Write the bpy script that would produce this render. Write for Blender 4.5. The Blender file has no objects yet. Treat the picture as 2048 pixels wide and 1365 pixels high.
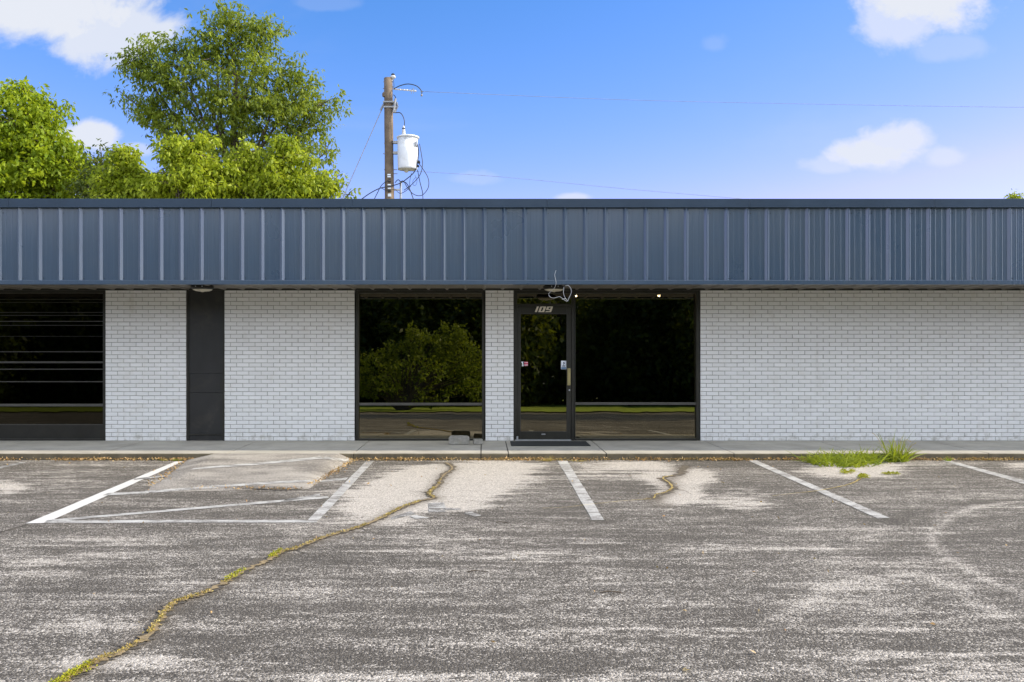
import bpy, bmesh, math, random
import numpy as np
from mathutils import Vector, Matrix
random.seed(7); RNG = np.random.default_rng(11)
R = math.radians
SC = bpy.context.scene; COL = SC.collection

# ------------------------------------------------------------------ camera
F, CX, CY = 1700.0, 968.0, 700.0            # focal length and principal point in photo pixels (2048 wide)
CZ = 1.602                                  # eye height above the asphalt at the kerb
YW, YF, YK = 14.025, 12.835, 12.33          # brick wall, fascia, kerb face (metres in front of the camera)
SL = 0.008                                  # the lot falls gently away from the building
cd = bpy.data.cameras.new('camera'); cam = bpy.data.objects.new('camera', cd); COL.objects.link(cam)
cam.location = (0, 0, CZ); cam.rotation_euler = (R(90), 0, 0)
cd.sensor_width = 36; cd.lens = 36 * F / 2048
cd.shift_x = (1024 - CX) / 2048; cd.shift_y = (CY - 682.5) / 2048
cd.clip_start = 0.05; cd.clip_end = 3000
SC.camera = cam
SC.view_settings.view_transform = 'Standard'; SC.view_settings.look = 'None'
SC.view_settings.gamma = 1; SC.view_settings.exposure = 0.70

# ------------------------------------------------------------------ sun and sky
SUN_EL, SUN_B = R(36), R(1.2)               # sun from the right, a touch behind the facade
sdir = Vector((math.cos(SUN_EL) * math.cos(SUN_B), math.cos(SUN_EL) * math.sin(SUN_B), math.sin(SUN_EL)))
ld = bpy.data.lights.new('sun', 'SUN'); ld.energy = 3.6; ld.angle = R(0.5); ld.color = (1, .90, .73)
lo = bpy.data.objects.new('sun', ld); COL.objects.link(lo); lo.location = (20, 0, 30)
lo.rotation_euler = sdir.to_track_quat('Z', 'Y').to_euler()
W = bpy.data.worlds.new('World'); SC.world = W; W.use_nodes = True
wt = W.node_tree; wt.nodes.clear()

class NT:
    """short-hand for node trees"""
    def __init__(s, t): s.t = t
    def n(s, typ, **kw):
        nd = s.t.nodes.new(typ)
        for k, v in kw.items(): setattr(nd, k, v)
        return nd
    def put(s, sock, v):
        if hasattr(v, 'links') or isinstance(v, bpy.types.NodeSocket): s.t.links.new(v, sock)
        elif v is not None: sock.default_value = v
    def math(s, op, a, b=None, c=None, clamp=False):
        nd = s.n('ShaderNodeMath', operation=op); nd.use_clamp = clamp
        for i, v in enumerate((a, b, c)):
            if v is not None: s.put(nd.inputs[i], v)
        return nd.outputs[0]
    def mix(s, f, a, b, blend='MIX'):
        nd = s.n('ShaderNodeMix', data_type='RGBA', blend_type=blend); nd.clamp_factor = True
        s.put(nd.inputs[0], f)
        for i, v in ((6, a), (7, b)):
            if isinstance(v, (tuple, list)): v = tuple(v) + (1,) if len(v) == 3 else tuple(v)
            s.put(nd.inputs[i], v)
        return nd.outputs[2]
    def noise(s, vec, scale, detail=3, rough=.55, dist=0.0, dims='3D'):
        nd = s.n('ShaderNodeTexNoise', noise_dimensions=dims)
        if vec is not None: s.put(nd.inputs['Vector'], vec)
        nd.inputs['Scale'].default_value = scale; nd.inputs['Detail'].default_value = detail
        nd.inputs['Roughness'].default_value = rough; nd.inputs['Distortion'].default_value = dist
        return nd.outputs['Fac']
    def mapv(s, vec, scale=(1, 1, 1), loc=(0, 0, 0), rot=(0, 0, 0)):
        nd = s.n('ShaderNodeMapping'); s.put(nd.inputs[0], vec)
        nd.inputs[1].default_value = loc; nd.inputs[2].default_value = rot; nd.inputs[3].default_value = scale
        return nd.outputs[0]
    def ss(s, v, a, b, lo=0.0, hi=1.0):
        nd = s.n('ShaderNodeMapRange', interpolation_type='SMOOTHSTEP'); s.put(nd.inputs[0], v)
        nd.inputs[1].default_value = a; nd.inputs[2].default_value = b
        nd.inputs[3].default_value = lo; nd.inputs[4].default_value = hi
        return nd.outputs[0]
    def lin(s, v, a, b, lo=0.0, hi=1.0):
        nd = s.n('ShaderNodeMapRange'); s.put(nd.inputs[0], v)
        nd.inputs[1].default_value = a; nd.inputs[2].default_value = b
        nd.inputs[3].default_value = lo; nd.inputs[4].default_value = hi
        return nd.outputs[0]
    def attr(s, name): return s.n('ShaderNodeAttribute', attribute_name=name).outputs['Fac']
    def bump(s, h, strength=.3, dist=.01):
        nd = s.n('ShaderNodeBump'); nd.inputs['Strength'].default_value = strength
        nd.inputs['Distance'].default_value = dist; s.put(nd.inputs['Height'], h); return nd.outputs[0]

w = NT(wt)
sky = w.n('ShaderNodeTexSky', sky_type='NISHITA', sun_disc=False)
sky.sun_elevation = SUN_EL; sky.sun_rotation = R(90) - SUN_B
sky.air_density = 1.0; sky.dust_density = 0.25; sky.ozone_density = 2.0; sky.altitude = 200
SKY_STR = 0.15; SKYC = (.30, .655, 1.0)
tc = w.n('ShaderNodeTexCoord'); sep = w.n('ShaderNodeSeparateXYZ'); wt.links.new(tc.outputs['Generated'], sep.inputs[0])
dy = w.math('MAXIMUM', w.math('ABSOLUTE', sep.outputs[1]), .05)
cu, cv = w.math('DIVIDE', sep.outputs[0], dy), w.math('DIVIDE', sep.outputs[2], dy)
cvec = w.n('ShaderNodeCombineXYZ'); wt.links.new(cu, cvec.inputs[0]); wt.links.new(cv, cvec.inputs[1])
wt.links.new(sep.outputs[1], cvec.inputs[2])
n1 = w.noise(cvec.outputs[0], 9, 6, .58, .4)
n2 = w.noise(w.mapv(cvec.outputs[0], (1, 1.5, 1), (3, 1, 0)), 26, 4, .6, .2)
nn = w.math('ADD', w.math('MULTIPLY', n1, .75), w.math('MULTIPLY', n2, .25))
total = None
for (px, py, rx, ry, a) in ((40, 10, 310, 88, 1.0), (235, 70, 150, 80, .9), (170, 272, 75, 40, .95), (275, 300, 45, 18, .5),
                            (1880, -30, 215, 120, 1.0), (1800, 40, 110, 80, .75), (1765, 310, 145, 46, .95), (1790, 290, 95, 46, .9), (1885, 316, 70, 32, .6), (1660, 330, 80, 26, .45),
                            (940, 356, 60, 20, .2), (1425, 88, 40, 26, .12), (1150, 396, 45, 14, .7), (650, 5, 70, 18, .12), (1900, 95, 120, 40, .25)):
    u0, v0 = (px - CX) / F, (CY - py) / F
    du = w.math('DIVIDE', w.math('SUBTRACT', cu, u0), rx / F)
    dv = w.math('DIVIDE', w.math('SUBTRACT', cv, v0), ry / F)
    r2 = w.math('ADD', w.math('MULTIPLY', du, du), w.math('MULTIPLY', dv, dv))
    m = w.math('SUBTRACT', 1.0, w.math('SQRT', r2))
    m = w.math('ADD', m, w.math('MULTIPLY', w.math('SUBTRACT', nn, .52), 2.4))
    m = w.math('MULTIPLY', w.ss(m, -.02, .50), a)
    total = m if total is None else w.math('MAXIMUM', total, m)
front = w.math('GREATER_THAN', sep.outputs[1], 0.0)
total = w.math('MULTIPLY', total, front)
# bright clouds added out of view, behind and right, to lift the shaded front
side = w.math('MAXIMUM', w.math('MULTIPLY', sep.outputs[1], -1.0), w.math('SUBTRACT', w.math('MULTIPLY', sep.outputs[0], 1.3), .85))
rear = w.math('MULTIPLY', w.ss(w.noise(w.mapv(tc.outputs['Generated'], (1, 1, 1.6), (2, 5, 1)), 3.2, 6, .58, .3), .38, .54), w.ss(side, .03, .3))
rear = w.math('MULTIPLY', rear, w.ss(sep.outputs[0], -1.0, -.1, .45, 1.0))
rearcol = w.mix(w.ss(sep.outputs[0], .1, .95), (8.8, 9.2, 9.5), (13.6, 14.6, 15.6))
rgb = w.n('ShaderNodeSeparateColor'); wt.links.new(sky.outputs[0], rgb.inputs[0]); cmb = w.n('ShaderNodeCombineColor')
wt.links.new(w.math('MINIMUM', w.math('MULTIPLY', w.math('POWER', rgb.outputs[0], 2.0), SKYC[0]), w.math('MULTIPLY', rgb.outputs[1], SKYC[1] * .88)), cmb.inputs[0])
wt.links.new(w.math('MULTIPLY', rgb.outputs[1], SKYC[1]), cmb.inputs[1]); wt.links.new(w.math('MULTIPLY', rgb.outputs[2], SKYC[2]), cmb.inputs[2])
wisp = w.ss(w.noise(w.mapv(cvec.outputs[0], (.6, 1.6, 1), (9, 4, 0)), 3, 5, .6, .6), .5, .85, 0, .15)
skycol = w.mix(w.math('MAXIMUM', total, wisp), cmb.outputs[0], (3.3, 3.45, 3.8))
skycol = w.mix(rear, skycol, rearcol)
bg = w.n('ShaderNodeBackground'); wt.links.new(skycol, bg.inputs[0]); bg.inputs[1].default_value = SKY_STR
wo = w.n('ShaderNodeOutputWorld'); wt.links.new(bg.outputs[0], wo.inputs[0])

# ------------------------------------------------------------------ helpers
def P(px, py, Y): return Vector(((px - CX) / F * Y, Y, CZ + (CY - py) / F * Y))
def G(px, py, dz=0.0):
    Y = (CZ + SL * YK) / ((py - CY) / F + SL)
    return Vector(((px - CX) / F * Y, Y, -SL * (YK - Y) + dz))
def lotz(Y): return -SL * (YK - Y)
def WX(px): return (px - CX) / F * YW
def WZ(py): return CZ + (CY - py) / F * YW

class MB:
    def __init__(s): s.v = []; s.f = []; s.m = []
    def add(s, vs, fs, mi=0):
        o = len(s.v); s.v += [tuple(v) for v in vs]; s.f += [tuple(i + o for i in f) for f in fs]; s.m += [mi] * len(fs); return s
    def box(s, x0, x1, y0, y1, z0, z1, bev=0.0, mi=0):
        if bev <= 0:
            vs = [(x, y, z) for z in (z0, z1) for y in (y0, y1) for x in (x0, x1)]
            return s.add(vs, [(0, 2, 3, 1), (4, 5, 7, 6), (0, 1, 5, 4), (2, 6, 7, 3), (0, 4, 6, 2), (1, 3, 7, 5)], mi)
        bm = bmesh.new(); bmesh.ops.create_cube(bm, size=1)
        for v in bm.verts: v.co = ((x0 + x1) / 2 + v.co.x * (x1 - x0), (y0 + y1) / 2 + v.co.y * (y1 - y0), (z0 + z1) / 2 + v.co.z * (z1 - z0))
        bmesh.ops.bevel(bm, geom=bm.edges[:], offset=bev, segments=2, affect='EDGES', profile=.5)
        return s.bm(bm, mi)
    def bm(s, bm, mi=0):
        bm.verts.index_update(); vs = [v.co[:] for v in bm.verts]; fs = [[v.index for v in f.verts] for f in bm.faces]
        bm.free(); return s.add(vs, fs, mi)
    def tube(s, pts, rad, n=8, mi=0, caps=True):
        pts = [Vector(p) for p in pts]; k = len(pts)
        rad = [rad] * k if not hasattr(rad, '__len__') else rad
        vs = []; up = None
        for i, p in enumerate(pts):
            t = (pts[min(i + 1, k - 1)] - pts[max(i - 1, 0)]).normalized()
            if up is None: up = t.orthogonal().normalized()
            up = (up - t * up.dot(t));  up = up.normalized() if up.length > 1e-6 else t.orthogonal().normalized()
            b = t.cross(up)
            for j in range(n):
                a = 2 * math.pi * j / n; vs.append(p + (up * math.cos(a) + b * math.sin(a)) * rad[i])
        fs = [(i * n + j, i * n + (j + 1) % n, (i + 1) * n + (j + 1) % n, (i + 1) * n + j) for i in range(k - 1) for j in range(n)]
        if caps: fs += [tuple(range(n))[::-1], tuple(range((k - 1) * n, k * n))]
        return s.add(vs, fs, mi)
    def lathe(s, prof, cen, n=28, mi=0, axis='Z'):
        vs = []; c = Vector(cen)
        for (r, h) in prof:
            for j in range(n):
                a = 2 * math.pi * j / n; q = Vector((r * math.cos(a), r * math.sin(a), h))
                if axis == 'X': q = Vector((q.z, q.x, q.y))
                if axis == 'Y': q = Vector((q.x, q.z, q.y))
                vs.append(c + q)
        k = len(prof)
        fs = [(i * n + j, i * n + (j + 1) % n, (i + 1) * n + (j + 1) % n, (i + 1) * n + j) for i in range(k - 1) for j in range(n)]
        fs += [tuple(range(n))[::-1], tuple(range((k - 1) * n, k * n))]
        return s.add(vs, fs, mi)
    def prism(s, poly, y0, y1, mi=0):
        """polygon in (x, z), extruded from y0 to y1"""
        n = len(poly); vs = [(x, y0, z) for x, z in poly] + [(x, y1, z) for x, z in poly]
        fs = [tuple(range(n)), tuple(range(n, 2 * n))[::-1]] + [(i, i + n, (i + 1) % n + n, (i + 1) % n) for i in range(n)]
        return s.add(vs, fs, mi)
    def build(s, name, mats, parent=None, smooth=False):
        me = bpy.data.meshes.new(name); me.from_pydata(s.v, [], s.f); me.update()
        o = link(name, me, mats, parent)
        if len(set(s.m)) > 1: me.polygons.foreach_set('material_index', s.m)
        bm = bmesh.new(); bm.from_mesh(me); bmesh.ops.recalc_face_normals(bm, faces=bm.faces); bm.to_mesh(me); bm.free()
        if smooth:
            me.polygons.foreach_set('use_smooth', [True] * len(me.polygons))
            md = None
        return o
def link(name, me, mats, parent=None):
    o = bpy.data.objects.new(name, me); COL.objects.link(o)
    for m in (mats if isinstance(mats, (list, tuple)) else [mats]): me.materials.append(m)
    if parent: o.parent = parent
    return o
def empty(name, loc=(0, 0, 0)):
    o = bpy.data.objects.new(name, None); COL.objects.link(o); o.location = (0, 0, 0); o.empty_display_size = .2; return o
def tag(o, label=None, cat=None, group=None, kind=None):
    if label: o['label'] = label
    if cat: o['category'] = cat
    if group: o['group'] = group
    if kind: o['kind'] = kind
    return o
def smoothpts(pts, k=6):
    """Catmull-Rom"""
    p = [Vector(q) for q in pts]; p = [p[0] * 2 - p[1]] + p + [p[-1] * 2 - p[-2]]; out = []
    for i in range(1, len(p) - 2):
        for j in range(k):
            t = j / k; a, b, c, d = p[i - 1], p[i], p[i + 1], p[i + 2]
            out.append(.5 * ((2 * b) + (c - a) * t + (2 * a - 5 * b + 4 * c - d) * t * t + (3 * b - a - 3 * c + d) * t ** 3))
    return out + [p[-2]]

# ------------------------------------------------------------------ materials
def newmat(name):
    m = bpy.data.materials.new(name); m.use_nodes = True; t = NT(m.node_tree)
    b = m.node_tree.nodes['Principled BSDF']; return m, t, b
def mat(name, col, rough=.6, metal=0.0, var=.12, nscale=6.0, bump=0.0, bscale=60, spec=.5, stain=None, stscale=2.0, coat=0.0):
    m, t, b = newmat(name); oc = t.n('ShaderNodeTexCoord').outputs['Object']
    n = t.noise(oc, nscale, 5, .6)
    dark = tuple(c * (1 - var * 2) for c in col); light = tuple(min(1, c * (1 + var * 1.4)) for c in col)
    c = t.mix(t.lin(n, .3, .7), dark, light)
    if stain: c = t.mix(t.ss(t.noise(oc, stscale, 6, .65, .5), .5, .72, 0, .85), c, stain)
    t.put(b.inputs['Base Color'], c); b.inputs['Metallic'].default_value = metal
    t.put(b.inputs['Roughness'], t.lin(t.noise(oc, nscale * 3, 3), .3, .7, max(0, rough - .07), min(1, rough + .07)))
    b.inputs['Specular IOR Level'].default_value = spec; b.inputs['Coat Weight'].default_value = coat
    if bump: t.put(b.inputs['Normal'], t.bump(t.noise(oc, bscale, 4, .6), bump, .004))
    return m

def asphalt_mat():
    m, t, b = newmat('worn_asphalt'); oc = t.n('ShaderNodeTexCoord').outputs['Object']
    wear = t.attr('wear'); tar = t.attr('tar')
    s1 = t.noise(t.mapv(oc, (.40, 3.6, 1)), 1.0, 6, .66, .5)
    s2 = t.noise(t.mapv(oc, (1.6, 10, 1), (7, 3, 0)), 1.0, 4, .65, .6)
    s3 = t.noise(oc, .5, 4, .6, .3)
    edge = t.noise(t.mapv(oc, (4, 10, 4)), 1.0, 5, .7, .6)
    streak = t.math('ADD', t.math('MULTIPLY', s1, .55), t.math('ADD', t.math('MULTIPLY', s2, .30), t.math('MULTIPLY', s3, .30)))
    base = t.math('ADD', streak, t.math('MULTIPLY', t.math('SUBTRACT', edge, .5), .42))
    cov = t.math('ADD', t.ss(base, .39, .80, .10, .60), t.ss(t.math('ADD', wear, t.math('MULTIPLY', t.math('SUBTRACT', base, .59), 1.7)), .03, .72, 0, .92), clamp=True)
    cov = t.math('ADD', cov, t.math('MULTIPLY', t.attr('track'), t.ss(edge, .25, .6, .5, 1)), clamp=True)
    vo = t.n('ShaderNodeTexVoronoi'); t.put(vo.inputs['Vector'], oc); vo.inputs['Scale'].default_value = 95
    vs = t.n('ShaderNodeSeparateColor'); t.put(vs.inputs[0], vo.outputs['Color']); r1, r2 = vs.outputs[0], vs.outputs[1]
    vo2 = t.n('ShaderNodeTexVoronoi'); t.put(vo2.inputs['Vector'], oc); vo2.inputs['Scale'].default_value = 210
    vs2 = t.n('ShaderNodeSeparateColor'); t.put(vs2.inputs[0], vo2.outputs['Color'])
    rr = t.math('ADD', t.math('MULTIPLY', r1, .6), t.math('MULTIPLY', vs2.outputs[0], .4))
    f = t.ss(t.math('SUBTRACT', cov, rr), -.24, .30)
    worn = t.mix(r2, (.29, .258, .215), (.68, .62, .54))
    tone = t.mix(t.noise(t.mapv(oc, (.5, 1.2, 1)), 1.0, 5, .6), (.036, .031, .0245), (.072, .063, .051))
    tone = t.mix(t.math('MULTIPLY', t.math('POWER', vs2.outputs[1], 2.0), .8), tone, (.185, .162, .132))
    c = t.mix(f, tone, worn)
    c = t.mix(t.math('MULTIPLY', tar, t.ss(t.noise(oc, 12, 3), .2, .55, .6, 1)), c, (.14, .115, .085))
    t.put(b.inputs['Base Color'], c); b.inputs['Roughness'].default_value = .88; b.inputs['Specular IOR Level'].default_value = .3
    h = t.math('SUBTRACT', t.math('MULTIPLY', r1, .6), t.math('MULTIPLY', vo.outputs['Distance'], 1.2))
    t.put(b.inputs['Normal'], t.bump(h, .8, .006))
    return m
def ramp_mat():
    m, t, b = newmat('ramp_asphalt'); oc = t.n('ShaderNodeTexCoord').outputs['Object']
    g1 = t.noise(oc, 60, 3, .65); s = t.noise(t.mapv(oc, (.8, 2.2, 1)), 1.3, 5, .6, .4)
    f = t.ss(t.math('ADD', t.math('MULTIPLY', g1, 1.1), t.math('MULTIPLY', s, .8)), .75, 1.12)
    c = t.mix(f, (.12, .105, .088), (.38, .345, .295))
    c = t.mix(t.ss(t.noise(oc, 1.6, 5, .6, .6), .55, .7, 0, .5), c, (.17, .155, .14))
    t.put(b.inputs['Base Color'], c); b.inputs['Roughness'].default_value = .9
    t.put(b.inputs['Normal'], t.bump(t.noise(oc, 70, 3, .7), .5, .006)); return m
def paint_mat(name, bare, cover, w=1.0):
    """old road paint worn through to the asphalt; cover 0..1"""
    m, t, b = newmat(name); oc = t.n('ShaderNodeTexCoord').outputs['Object']
    g = t.math('ADD', t.math('MULTIPLY', t.noise(oc, 70, 3, .65), .55), t.math('MULTIPLY', t.noise(t.mapv(oc, (1, 2.5, 1)), 4, 5, .65, .4), .75))
    f = t.ss(t.math('SUBTRACT', cover + .65, g), .45, .64)
    white = t.mix(t.noise(oc, 9, 4), (.56 * w, .54 * w, .50 * w), (.78 * w, .76 * w, .71 * w))
    t.put(b.inputs['Base Color'], t.mix(f, bare, white)); b.inputs['Roughness'].default_value = .8
    t.put(b.inputs['Normal'], t.bump(t.noise(oc, 80, 2), .3, .004)); return m
def metal_mat():
    m, t, b = newmat('blue_grey_metal'); g = t.n('ShaderNodeTexCoord').outputs['Object']
    n = t.noise(t.mapv(g, (1, 1, .02)), 34, 3, .6); n2 = t.noise(g, .9, 4, .6); st = t.noise(t.mapv(g, (6, 1, .35)), 3, 4, .6)
    c = t.mix(t.lin(n, .3, .7), (.037, .071, .124), (.047, .087, .144))
    c = t.mix(t.ss(n2, .35, .75, 0, .4), c, (.052, .076, .106)); c = t.mix(t.ss(st, .6, .8, 0, .25), c, (.07, .092, .122))
    t.put(b.inputs['Base Color'], c); b.inputs['Metallic'].default_value = 0.0
    t.put(b.inputs['Roughness'], t.lin(n2, .3, .7, .26, .36)); b.inputs['Specular IOR Level'].default_value = .9; b.inputs['Coat Weight'].default_value = .7; b.inputs['Coat Roughness'].default_value = .12
    sx = t.n('ShaderNodeSeparateXYZ'); t.put(sx.inputs[0], g)
    amp = t.lin(sx.outputs[0], -2.5, -.6, .15, 1.0)
    wv = t.noise(t.mapv(g, (1, 0, .004)), 26, 2, .5)
    oil = t.noise(t.mapv(g, (2.6, 1, .9)), 1.0, 3, .5)
    t.put(b.inputs['Normal'], t.bump(t.math('ADD', t.math('MULTIPLY', wv, amp), t.math('MULTIPLY', oil, 1.6)), .35, .006)); return m
def brick_mat():
    m, t, b = newmat('white_painted_brick'); oc = t.n('ShaderNodeTexCoord').outputs['Object']
    ri = t.n('ShaderNodeNewGeometry').outputs['Random Per Island']
    c = t.mix(ri, (.795, .79, .775), (.86, .855, .845))
    c = t.mix(t.ss(t.noise(oc, 3.0, 6, .65, .4), .52, .75, 0, .35), c, (.62, .58, .50))
    c = t.mix(t.ss(t.noise(oc, 45, 3, .6), .68, .76, 0, .45), c, (.40, .36, .31))
    sz = t.n('ShaderNodeSeparateXYZ'); t.put(sz.inputs[0], oc)
    c = t.mix(t.math('MULTIPLY', t.ss(sz.outputs[2], .1, .32, 1, 0), t.ss(t.noise(oc, 9, 5, .65), .42, .75, 0, .75)), c, (.36, .33, .27))
    c = t.mix(t.ss(t.noise(t.mapv(oc, (7, 7, .5)), 1.0, 5, .6), .58, .78, 0, .22), c, (.5, .45, .36))
    t.put(b.inputs['Base Color'], c); b.inputs['Roughness'].default_value = .62
    t.put(b.inputs['Normal'], t.bump(t.math('ADD', t.noise(oc, 55, 4, .65), t.noise(t.mapv(oc, (1, 1, 3)), 14, 3)), .35, .005)); return m
def glass_mat(name='tinted_glass', refl=.165):
    m = bpy.data.materials.new(name); m.use_nodes = True; t = NT(m.node_tree); m.node_tree.nodes.clear()
    oc = t.n('ShaderNodeTexCoord').outputs['Object']
    tr = t.n('ShaderNodeBsdfTransparent'); tr.inputs[0].default_value = (.10, .10, .09, 1)
    gl = t.n('ShaderNodeBsdfGlossy'); gl.inputs['Roughness'].default_value = .0; gl.inputs[0].default_value = (.95, .86, .62, 1)
    t.put(gl.inputs['Normal'], t.bump(t.noise(oc, 1.6, 2, .5), .025, .02))
    fr = t.n('ShaderNodeFresnel'); fr.inputs[0].default_value = 1.5
    f = t.math('ADD', t.math('MULTIPLY', fr.outputs[0], 1.0), refl, clamp=True)
    mx = t.n('ShaderNodeMixShader'); t.put(mx.inputs[0], f); t.put(mx.inputs[1], tr.outputs[0]); t.put(mx.inputs[2], gl.outputs[0])
    o = t.n('ShaderNodeOutputMaterial'); t.put(o.inputs[0], mx.outputs[0]); return m
def leaf_mat(name, a, bcol, c3, transl=.45):
    m = bpy.data.materials.new(name); m.use_nodes = True; t = NT(m.node_tree); m.node_tree.nodes.clear()
    ri = t.n('ShaderNodeNewGeometry').outputs['Random Per Island']
    oc = t.n('ShaderNodeTexCoord').outputs['Object']
    c = t.mix(ri, a, bcol); c = t.mix(t.ss(t.noise(oc, .9, 4, .6), .42, .72, 0, .75), c, c3)
    d = t.n('ShaderNodeBsdfPrincipled'); t.put(d.inputs['Base Color'], c); d.inputs['Roughness'].default_value = .5; d.inputs['Specular IOR Level'].default_value = .35
    tl = t.n('ShaderNodeBsdfTranslucent'); t.put(tl.inputs[0], t.mix(.55, c, (.42, .48, .02)))
    mx = t.n('ShaderNodeMixShader'); mx.inputs[0].default_value = transl
    t.put(mx.inputs[1], d.outputs[0]); t.put(mx.inputs[2], tl.outputs[0])
    o = t.n('ShaderNodeOutputMaterial'); t.put(o.inputs[0], mx.outputs[0]); return m
def emit_mat(name, col, s):
    m, t, b = newmat(name); b.inputs['Base Color'].default_value = (.8, .8, .8, 1)
    b.inputs['Emission Color'].default_value = col + (1,); b.inputs['Emission Strength'].default_value = s; return m

M = {}
M['asphalt'] = asphalt_mat(); M['ramp'] = ramp_mat()
M['paint'] = paint_mat('white_road_paint', (.34, .32, .29), .72, .92); M['paint_worn'] = paint_mat('worn_road_paint', (.20, .185, .165), .56, .72); M['paint_faded'] = paint_mat('faded_road_paint', (.15, .14, .125), .52, .7)
M['metal'] = metal_mat(); M['capmetal'] = mat('cap_metal', (.034, .060, .098), .45, nscale=1.5, var=.08, spec=.4); M['brick'] = brick_mat(); M['glass'] = glass_mat()
M['glassdark'] = glass_mat('dark_film_glass', .0); M['bar'] = mat('glazing_bar_metal', (.075, .072, .064), .4, nscale=4, var=.1)
M['mortar'] = mat('grey_mortar', (.35, .34, .31), .9, bump=.4)
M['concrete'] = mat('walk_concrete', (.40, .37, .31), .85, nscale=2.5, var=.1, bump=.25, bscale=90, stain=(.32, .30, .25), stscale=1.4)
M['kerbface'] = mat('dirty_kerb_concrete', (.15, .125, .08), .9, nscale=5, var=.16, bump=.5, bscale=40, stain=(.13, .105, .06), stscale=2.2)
M['joint'] = mat('dark_joint', (.05, .045, .035), .95)
M['soffit'] = mat('soffit_metal', (.20, .185, .16), .5, nscale=3, var=.1, stain=(.12, .11, .095), stscale=1.2)
M['bronze'] = mat('dark_bronze_frame', (.024, .023, .018), .38, nscale=4, var=.15, spec=.5)
M['bronze2'] = mat('bronze_bar', (.055, .052, .046), .4, nscale=4, var=.1)
M['blackpanel'] = mat('black_painted_panel', (.022, .022, .022), .45, nscale=2, var=.1, stain=(.045, .04, .034), stscale=2.5)
M['dark_in'] = mat('dark_interior', (.03, .03, .028), .9)
M['brass'] = mat('brass_handle', (.42, .36, .17), .35, metal=.5, var=.06)
M['alu'] = mat('aluminium', (.45, .46, .48), .4, metal=.6)
M['cream'] = mat('cream_numeral', (.78, .72, .60), .5, var=.05)
M['white'] = mat('white_enamel', (.78, .78, .77), .4, nscale=3, var=.04, stain=(.6, .58, .52), stscale=3)
M['whitewire'] = mat('white_cable', (.58, .58, .58), .5, var=.05)
M['black'] = mat('black_rubber', (.015, .015, .016), .7, bump=.3)
M['mat'] = mat('door_mat_fibre', (.018, .02, .019), .95, nscale=30, bump=.8, bscale=220)
M['lens'] = mat('frosted_lens', (.62, .58, .46), .3, var=.04)
M['housing'] = mat('fixture_housing', (.018, .017, .012), .5)
M['block'] = mat('concrete_block', (.30, .285, .25), .95, nscale=18, var=.16, bump=.8, bscale=70, stain=(.27, .25, .2), stscale=9)
M['wood'] = mat('weathered_pole_wood', (.17, .125, .085), .9, nscale=3, var=.2, bump=.5, bscale=25)
M['steel'] = mat('galvanised_steel', (.33, .33, .33), .5, metal=.5)
M['wire'] = mat('dark_cable', (.035, .04, .05), .6)
M['rope'] = mat('grey_strand', (.32, .33, .35), .6)
M['linewire'] = mat('weathered_line', (.30, .33, .40), .6); M['porcelain'] = mat('grey_porcelain', (.62, .61, .58), .25)
M['trunk'] = mat('bark', (.11, .085, .06), .95, nscale=8, var=.2, bump=.6, bscale=20)
M['red'] = mat('red_sticker', (.55, .03, .08), .5); M['blue'] = mat('blue_sticker', (.05, .17, .36), .5); M['navy'] = mat('navy_mark', (.02, .05, .11), .5)
M['paper'] = mat('white_sticker', (.78, .82, .88), .5, var=.03); M['pink'] = mat('pink_mark', (.75, .45, .5), .5)
M['litter'] = leaf_mat('dead_leaves', (.42, .22, .07), (.62, .45, .22), (.22, .10, .04), .15)
M['grassblade'] = leaf_mat('weed_grass', (.09, .16, .012), (.30, .38, .025), (.34, .36, .04), .4)
M['drygrass'] = leaf_mat('dry_grass', (.55, .38, .13), (.62, .48, .2), (.4, .28, .08), .3)
M['moss'] = leaf_mat('moss', (.36, .25, .06), (.52, .42, .14), (.27, .19, .05), .15)
M['mossgreen'] = leaf_mat('green_moss', (.34, .33, .02), (.50, .48, .03), (.25, .30, .02), .25)
M['dirt'] = mat('crack_dirt', (.27, .20, .105), .95, nscale=25, var=.25, bump=.8, bscale=80)
M['cracktar'] = mat('crack_edge', (.085, .072, .055), .95, nscale=15, var=.2)
M['crackbrown'] = mat('crack_brown', (.125, .10, .068), .95, nscale=18, var=.25, bump=.5, bscale=60); M['earth'] = mat('earth', (.16, .15, .08), .95, nscale=1)
M['lawn'] = mat('lawn_ground', (.30, .38, .03), .95, nscale=3, var=.2)
M['roof'] = mat('roof_membrane', (.35, .35, .34), .9)
M['leafA'] = leaf_mat('yellow_green_leaves', (.28, .36, .018), (.52, .57, .04), (.12, .19, .013), .5)
M['leafB'] = leaf_mat('olive_green_leaves', (.13, .19, .022), (.31, .37, .04), (.075, .115, .016), .45)
M['leafC'] = leaf_mat('maple_green_leaves', (.22, .32, .014), (.43, .51, .025), (.11, .19, .013), .48)
M['leafD'] = leaf_mat('dark_leaves', (.034, .058, .014), (.080, .115, .022), (.026, .044, .012), .35)

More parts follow.
